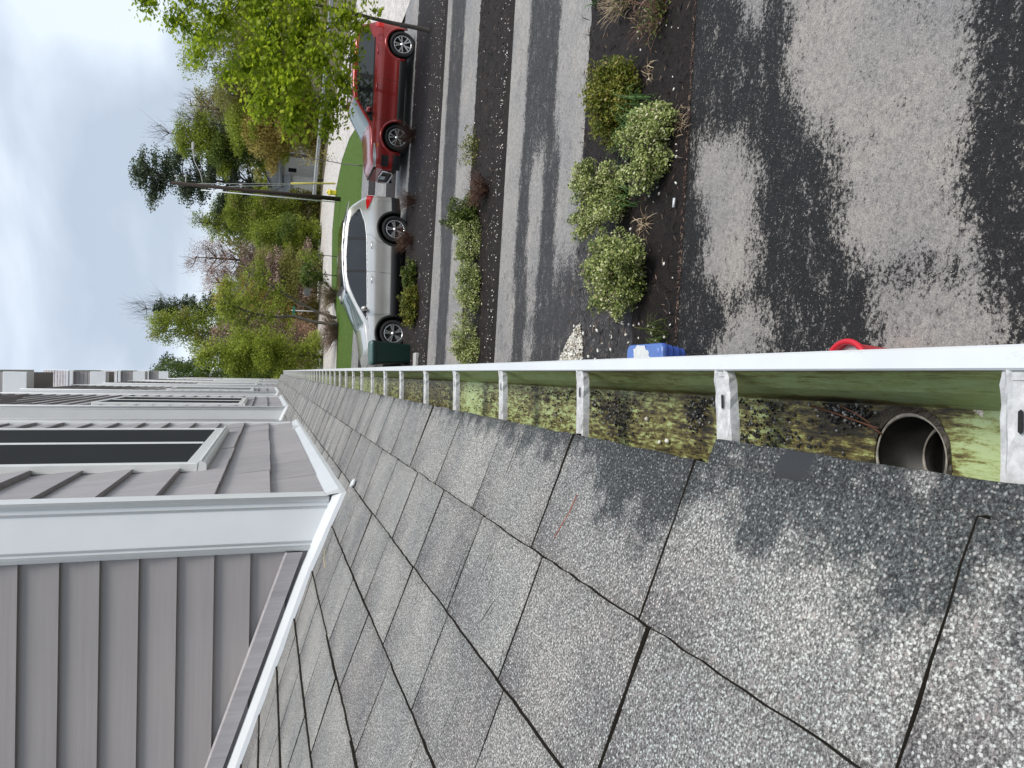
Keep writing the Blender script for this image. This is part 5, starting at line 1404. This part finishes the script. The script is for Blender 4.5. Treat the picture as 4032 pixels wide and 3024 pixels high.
far('broadleaf_tree', 'small lime tree beside the white picket fence', 10.3, 60, 4.6, 1.5, 'lime', 4800, .2, -.2, 'green')
far('budding_tree', 'wide brown budding tree in the middle of the woodland edge', 11.2, 82, 11.0, 2.7, 'red', 4200, .17, 3, 'brown', twigs=7, tl=1.5, tr=.2)
far('budding_tree', 'brownish budding tree left of the middle one', 8.6, 80, 9.4, 2.0, 'brown', 3000, .18, 2, 'red', twigs=6, tl=1.4, tr=.17)
far('bare_tree', 'dense grey brown twiggy tree low in the middle', 9.2, 66, 5.6, 2.1, 'brown', 4600, .17, 0, 'olive', twigs=6, tl=1.1)
far('olive_tree', 'round grey green willow shrub behind the picket fence', 12.2, 70, 2.9, 1.7, 'green', 5200, .20, -.3, 'olive', tb=.12)
far('broadleaf_tree', 'light green tree behind the leaning grey trunks', 4.6, 58, 6.6, 2.3, 'lime', 8000, .22, 0, 'ochre', twigs=2)
far('broadleaf_tree', 'tall yellow green tree left of the small pine', 2.9, 64, 11.6, 2.2, 'lime', 10500, .24, 1, 'olive', twigs=2)
far('broadleaf_tree', 'rounded chartreuse tree nearest the row of houses', 1.0, 50, 7.2, 1.5, 'lime', 9500, .2, .2, None, tb=.14)
far('budding_tree', 'brown budding tree mixed into the yellow green trees by the houses', 2.2, 54, 7.0, 1.7, 'brown', 4200, .17, .5, 'red', twigs=5, tl=1.2)
far('broadleaf_tree', 'tall dim green tree half hidden by the house eaves', -.6, 68, 11.8, 1.9, 'green', 6500, .25, 2, None)
far('olive_tree', 'bushy ochre green tree filling the gap left of the weeping tree', 23.5, 74, 9.4, 3.0, 'olive', 12000, .24, 0, 'ochre')
far('olive_tree', 'olive brown tree low behind the silver car roof', 7.0, 56, 4.3, 2.0, 'olive', 6500, .2, -.3, 'brown', twigs=3)
far('olive_tree', 'dull olive tree between the far pole and the pine', 6.0, 66, 7.4, 2.1, 'olive', 8000, .23, 0, 'lime', twigs=2)
far('broadleaf_tree', 'green tree at far left hidden low behind the gutter end', -2.0, 52, 7.5, 2.2, 'green', 6000, .22, 0, 'lime')
def pine(label, x, y, zt_, r, n, zlo):
    z0 = gz(x) - .1; bl = []
    for i in range(40):
        f = (i + rnd.random()) / 40; zz = zlo + (zt_ - zlo) * f; a = rnd.uniform(0, 6.28); q = r * (1 - f * .62) * rnd.uniform(.2, 1)
        bl.append((q * math.cos(a), q * math.sin(a) * .7, zz - z0 - q * .12, .28 * r + .25, .24 * r + .2, .28 + .06 * r))
    bl.append((0, 0, zt_ - z0 - .3, .45, .4, .5))
    return tree('pine_tree', label, (x, y, z0), [(0, 0, 0), (0, 0, (zt_ - z0) * .5), (0, 0, zt_ - z0 - .2)], bl, n, .17, 'pine', 'quad', .2, 'bark', 60, .1, 1, 1.0, .1, None, GT)
pine('tall dark pine with layered ragged top above the utility pole', 17.3, 75, 14.8, 4.4, 30000, 5.0)
pine('dark blue green pine rising above the woodland nearer the houses', 5.9, 86, 14.2, 3.0, 20000, 6.5)
pine('dark conifer glimpsed low beside the eaves of the houses', .5, 84, 13.6, 2.2, 6000, 6)
far('bare_tree', 'leafless grey tree spreading thin twigs above the small pine', 6.6, 92, 17.2, 1.9, 'brown', 150, .12, 12, None, twigs=8, tl=2.6, tr=.12)
# leaning grey trunks by the road
tree('leaning_tree', 'grey tree with long leaning trunk crossing in front of the road by the lawn', (2.9, 41.5, gz(2.9)),
     [(0, 0, 0), (.25, 0, .9), (.75, 0, 2.0), (1.3, 0, 2.9), (1.7, 0, 3.6), (2.1, 0, 4.4)], [(1.9, 0, 4.0, .8, .7, .7), (.7, 0, 4.4, .8, .7, .7), (1.2, 0, 3.0, .7, .6, .5)], 1500, .13, 'lime', 'quad', .085, 'bark', 16, .2, 3, .7)
tree('leaning_tree', 'grey tree with a curved trunk that forks high beside the houses', (2.45, 40.0, gz(2.4)),
     [(0, 0, 0), (.1, 0, 1.2), (.35, 0, 2.2), (.25, 0, 3.4), (.5, 0, 4.4), (.9, 0, 5.6), (1.05, 0, 6.3)], [(.9, 0, 5.4, .8, .6, .8), (-.2, 0, 4.6, .9, .6, .9), (.3, 0, 3.4, .8, .6, .8)], 2000, .13, 'lime', 'quad', .09, 'bark', 18, .2, 3, .8)
tree('roadside_sapling', 'thin leafy sapling behind the roof of the silver car', (5.2, 42, gz(5.2)),
     [(0, 0, 0), (.05, 0, 1), (.1, 0, 2.1)], [(0, 0, 1.5, .6, .5, .6), (-.2, 0, .9, .5, .4, .4)], 1300, .12, 'green', 'quad', .03, 'bark', 14, .2, 2, .4)
tree('roadside_sapling', 'sparse sapling with few leaves near the silver car rear', (6.3, 42.5, gz(6.3)),
     [(0, 0, 0), (.05, 0, 1), (-.1, 0, 2.0)], [(0, 0, 1.4, .5, .5, .6)], 420, .11, 'lime', 'quad', .025, 'bark', 12, .2, 2, .5)
tree('lawn_sapling', 'slim sapling with few yellow leaves standing on the lawn', (8.83, 33.0, gz(8.8)),
     [(0, 0, 0), (0, 0, .8), (.06, 0, 1.6), (.1, 0, 2.5)], [(.1, 0, 1.7, .4, .3, .55), (-.1, 0, 2.3, .35, .3, .4)], 170, .075, 'ochre', 'quad', .028, 'barkpale', 14, .2, 2, .6)
twiggy('brown brush heap at the roadside behind the lawn', (4.2, 43.0, gz(4)), 1.0, .9, 260, 'straw', w0=.012, name='brush_heap')
twiggy('brown brush heap nearer the houses behind the lawn', (2.2, 40.6, gz(2.2)), 1.3, .9, 300, 'brown', w0=.014, name='brush_heap')
# undergrowth and woods that read as one mass
def mass(name, label, x0, x1, y0, y1, zfn, n, size, key, tb=0):
    X = x0 + (x1 - x0) * npr.rand(n); Y = y0 + (y1 - y0) * npr.rand(n); T = zfn(X)
    Z = -1.2 + (T + 1.2) * npr.rand(n) ** .8
    ph = np.sin(X * 1.7) * .5 + np.sin(X * .63 + 2) * .5 + np.sin(Z * 1.9 + X) * .4
    tone = .38 + .16 * ph + npr.normal(size=n) * .17 + tb
    o = leaves(name, np.stack([X, Y, Z], 1), size, tone, leaf(key), 'quad', None, .15); return tag(o, label, 'woodland', kind='stuff')
mass('woodland', 'far olive woodland closing the view behind the street trees', -40, 60, 92, 98, lambda X: 7.0 + 1.2 * np.sin(X * .5) + .8 * np.sin(X * 1.3), 70000, .38, 'olive')
mass('woodland', 'green woodland mass in the middle distance', -30, 15.2, 76, 79, lambda X: 4.6 + 1.0 * np.sin(X * .9 + 1) + .5 * np.sin(X * 2.1), 46000, .28, 'green', .05)
mass('undergrowth', 'tangled undergrowth along the far side of the street', -14, 15, 64.5, 67, lambda X: 2.2 + .8 * np.sin(X * 1.1), 38000, .21, 'olive', -.02)
mass('undergrowth', 'brown twiggy undergrowth at the far kerb', -12, 9, 61.3, 62.8, lambda X: .9 + .5 * np.sin(X * 1.5), 9000, .2, 'brown')
mass('undergrowth', 'rough weeds behind the far kerb at right', 9, 40, 64.5, 67, lambda X: -.3 + .4 * np.sin(X), 9000, .25, 'olive')

# ------------------------------------------------------------ poles, rail, house, small street things
pr = thing('utility_pole', 'tall dark wooden utility pole with curved lamp arm and white conduit', 'utility pole', (9.66, 43.5, gz(9.6)))
s = MB(); s.tube([(0, 0, 0), (.03, 0, 4), (.08, 0, 8.65)], [.125, .105, .085], 10); o = s.build('shaft', MAT['pole']); o.parent = pr
s = MB(); s.tube([(-.21, -.1, .2), (-.20, -.1, 3.5), (-.19, -.1, 7.2)], .028, 6); o = s.build('conduit', MAT['white']); o.parent = pr
s = MB(); s.tube([(.1, 0, 7.1), (.7, -.1, 7.25), (1.3, -.15, 7.55), (1.9, -.2, 7.62)], .022, 6); arm = s.build('lamp_arm', MAT['conc']); arm.parent = pr
s = MB(); s.bbox(1.85, 2.25, -.28, -.12, 7.56, 7.68, .03); o = s.build('lamp_head', MAT['conc']); o.parent = arm
for z, ln in ((8.4, .35), (7.95, .4), (6.3, .2), (5.2, .2)):
    s = MB(); s.tube([(.08, 0, z), (.08 + ln, -.05, z)], .02, 5); s.tube([(.08 + ln, -.05, z - .06), (.08 + ln, -.05, z + .10)], .035, 6); o = s.build('insulator', MAT['zinc']); o.parent = pr
GUY = simple('steel_guy_wire', (.45, .46, .46), .4, .5)
gw = thing('guy_wire', 'steel guy wires with yellow guard anchored beside the utility pole', 'guy wire', (11.4, 47.2, gz(11.4)))
s = MB(); s.tube([(0, 0, 0), (-1.68, -3.7, 8.3)], .018, 5); s.tube([(0, 0, 0), (-1.70, -3.7, 6.7)], .018, 5); o = s.build('wire', GUY); o.parent = gw
YEL = simple('yellow_guard', (.62, .55, .12), .5)
s = MB(); s.tube([(-.03, -.12, .1), (-.53, -1.20, 2.65)], .055, 8); o = s.build('guard', YEL); o.parent = gw
s = MB(); s.bbox(-.13, .13, -.1, .1, 0, .5, .03); s.bbox(-.17, .17, -.14, .14, .34, .42, .02); s.tube([(0, 0, .5), (0, 0, .58)], .07, 8)
o = s.build('yellow_marker', simple('bright_yellow', (.75, .62, .03), .5)); o.location = (10.7, 46.6, gz(10.7)); tag(o, 'short bright yellow hydrant like marker on the lawn edge by the utility pole', 'marker')
p2 = thing('utility_pole', 'slim brown utility pole far off in front of the woodland', 'utility pole', (5.75, 61.8, gz(5.7)))
s = MB(); s.tube([(0, 0, 0), (-.2, 0, 6.4)], [.13, .10], 8); o = s.build('shaft', MAT['pole']); o.parent = p2
s = MB(); s.tube([(-.2, 0, 6.0), (.35, 0, 6.05)], .025, 5); s.tube([(.35, 0, 6), (.35, 0, 6.25)], .05, 6); o = s.build('insulator', MAT['zinc']); o.parent = p2
gr = thing('guard_rail', 'pale metal guard rail along the outer bend of the street', 'guard rail', (16.5, 59, gz(16)))
pts = [(24.5, 50), (21.6, 54.5), (19.0, 58.0), (16.6, 60.3), (14.0, 62.2)]
s = MB()
for k in range(4):
    (xa, ya), (xb, yb) = pts[k], pts[k + 1]; d = Vector((xb - xa, yb - ya, 0)).normalized(); nn_ = Vector((-d.y, d.x, 0)) * .04
    za, zb = gz(xa), gz(xb); prof = [(.42, 0), (.50, 1), (.57, 0), (.64, 1), (.72, 0)]
    vs = [(xa + nn_.x * q, ya + nn_.y * q, za + h) for h, q in prof] + [(xb + nn_.x * q, yb + nn_.y * q, zb + h) for h, q in prof]
    s.add(vs, [(i, i + 1, i + 6, i + 5) for i in range(4)])
o = s.build('rail', MAT['zinc']); put(o, gr)
for k in range(4):
    (xa, ya), (xb, yb) = pts[k], pts[k + 1]
    for q in (.1, .6):
        x, y = xa + (xb - xa) * q, ya + (yb - ya) * q; s = MB(); s.box(x - .07, x + .07, y + .05, y + .2, gz(x) - .05, gz(x) + .72); o = s.build('post', MAT['pole']); put(o, gr)
hs = thing('white_house', 'small white gabled house with grey roof beyond the street trees', 'house', (18.0, 73, -.85))
HR_ = simple('grey_house_roof', (.27, .28, .29), .7, vscale=4, var=.1); HW_ = simple('white_house_siding', (.66, .67, .66), .6, vscale=3, var=.06)
s = MB(); s.box(-1.1, 6, 0, 6, 0, 3.45); s.add([(-1.1, 0, 3.45), (-1.1, 6, 3.45), (-1.1, 3, 4.35)], [(0, 2, 1)]); o = s.build('wall', HW_); o.parent = hs
s = MB(); s.add([(-1.3, -.3, 3.25), (6, -.3, 3.25), (6, 3, 4.45), (-1.3, 3, 4.45), (6, 6.3, 3.25), (-1.3, 6.3, 3.25), (-1.3, -.3, 3.12), (6, -.3, 3.12), (-1.3, 3, 4.30)], [(0, 1, 2, 3), (3, 2, 4, 5), (0, 6, 7, 1), (0, 3, 8, 6)]); o = s.build('roof', HR_); o.parent = hs
s = MB(); s.box(-1.9, -.3, -1.2, -.02, 0, 2.5); s.add([(-2.05, -1.35, 2.45), (-.1, -1.35, 2.45), (-.1, -.05, 3.1), (-2.05, -.05, 3.1), (-2.05, -1.35, 2.38), (-.1, -1.35, 2.38)], [(0, 1, 2, 3), (0, 4, 5, 1)], 1); o = s.build('porch', [HW_, HR_]); o.parent = hs
for x in (-.6, .3):
    s = MB(); s.box(x, x + .35, -.04, .02, 1.9, 2.6); o = s.build('window', MAT['screen']); o.parent = hs
pf_ = thing('picket_fence', 'short run of white picket fence by the far kerb', 'fence', (14.0, 76.0, gz(14)))
for k in range(9):
    x = -.75 + k * .20; s = MB(); s.add([(x, 0, .05), (x + .12, 0, .05), (x + .12, 0, .62 + .04), (x + .06, 0, .80), (x, 0, .66), (x, .03, .05), (x + .12, .03, .05), (x + .12, .03, .66), (x + .06, .03, .80), (x, .03, .66)], [(0, 1, 2, 3, 4), (9, 8, 7, 6, 5), (0, 4, 9, 5), (1, 6, 7, 2), (3, 8, 9, 4), (2, 7, 8, 3)])
    o = s.build('picket', MAT['white']); o.parent = pf_
s = MB(); s.box(-.8, 1.05, .031, .07, .15, .22); s.box(-.8, 1.05, .031, .07, .45, .52); o = s.build('rail', MAT['white']); o.parent = pf_
mb_ = thing('mailbox', 'grey domed mailbox on a thin dark post beside the road', 'mailbox', (4.35, 44.0, gz(4.3)))
s = MB(); s.tube([(0, 0, 0), (.12, 0, 1.3)], .03, 6); o = s.build('post', MAT['pole']); o.parent = mb_
s = MB(); prof = [(-.10, 1.30), (.34, 1.30), (.34, 1.50), (.28, 1.60), (.18, 1.65), (.06, 1.65), (-.04, 1.60), (-.10, 1.50)]
s.prism_y(prof, -.25, .25); o = s.build('box', simple('dull_grey_mailbox', (.14, .14, .15), .5)); o.parent = mb_
ss = thing('street_sign', 'small green street name sign between the far trees', 'sign', (3.55, 46.0, gz(3.5)))
s = MB(); s.tube([(0, 0, 0), (0, 0, 2.2)], .03, 6); o = s.build('post', MAT['zinc']); o.parent = ss
s = MB(); s.bbox(-.24, .24, -.045, -.031, 2.0, 2.12, .003); o = s.build('plate', simple('green_sign_face', (.015, .16, .11), .6)); o.parent = ss
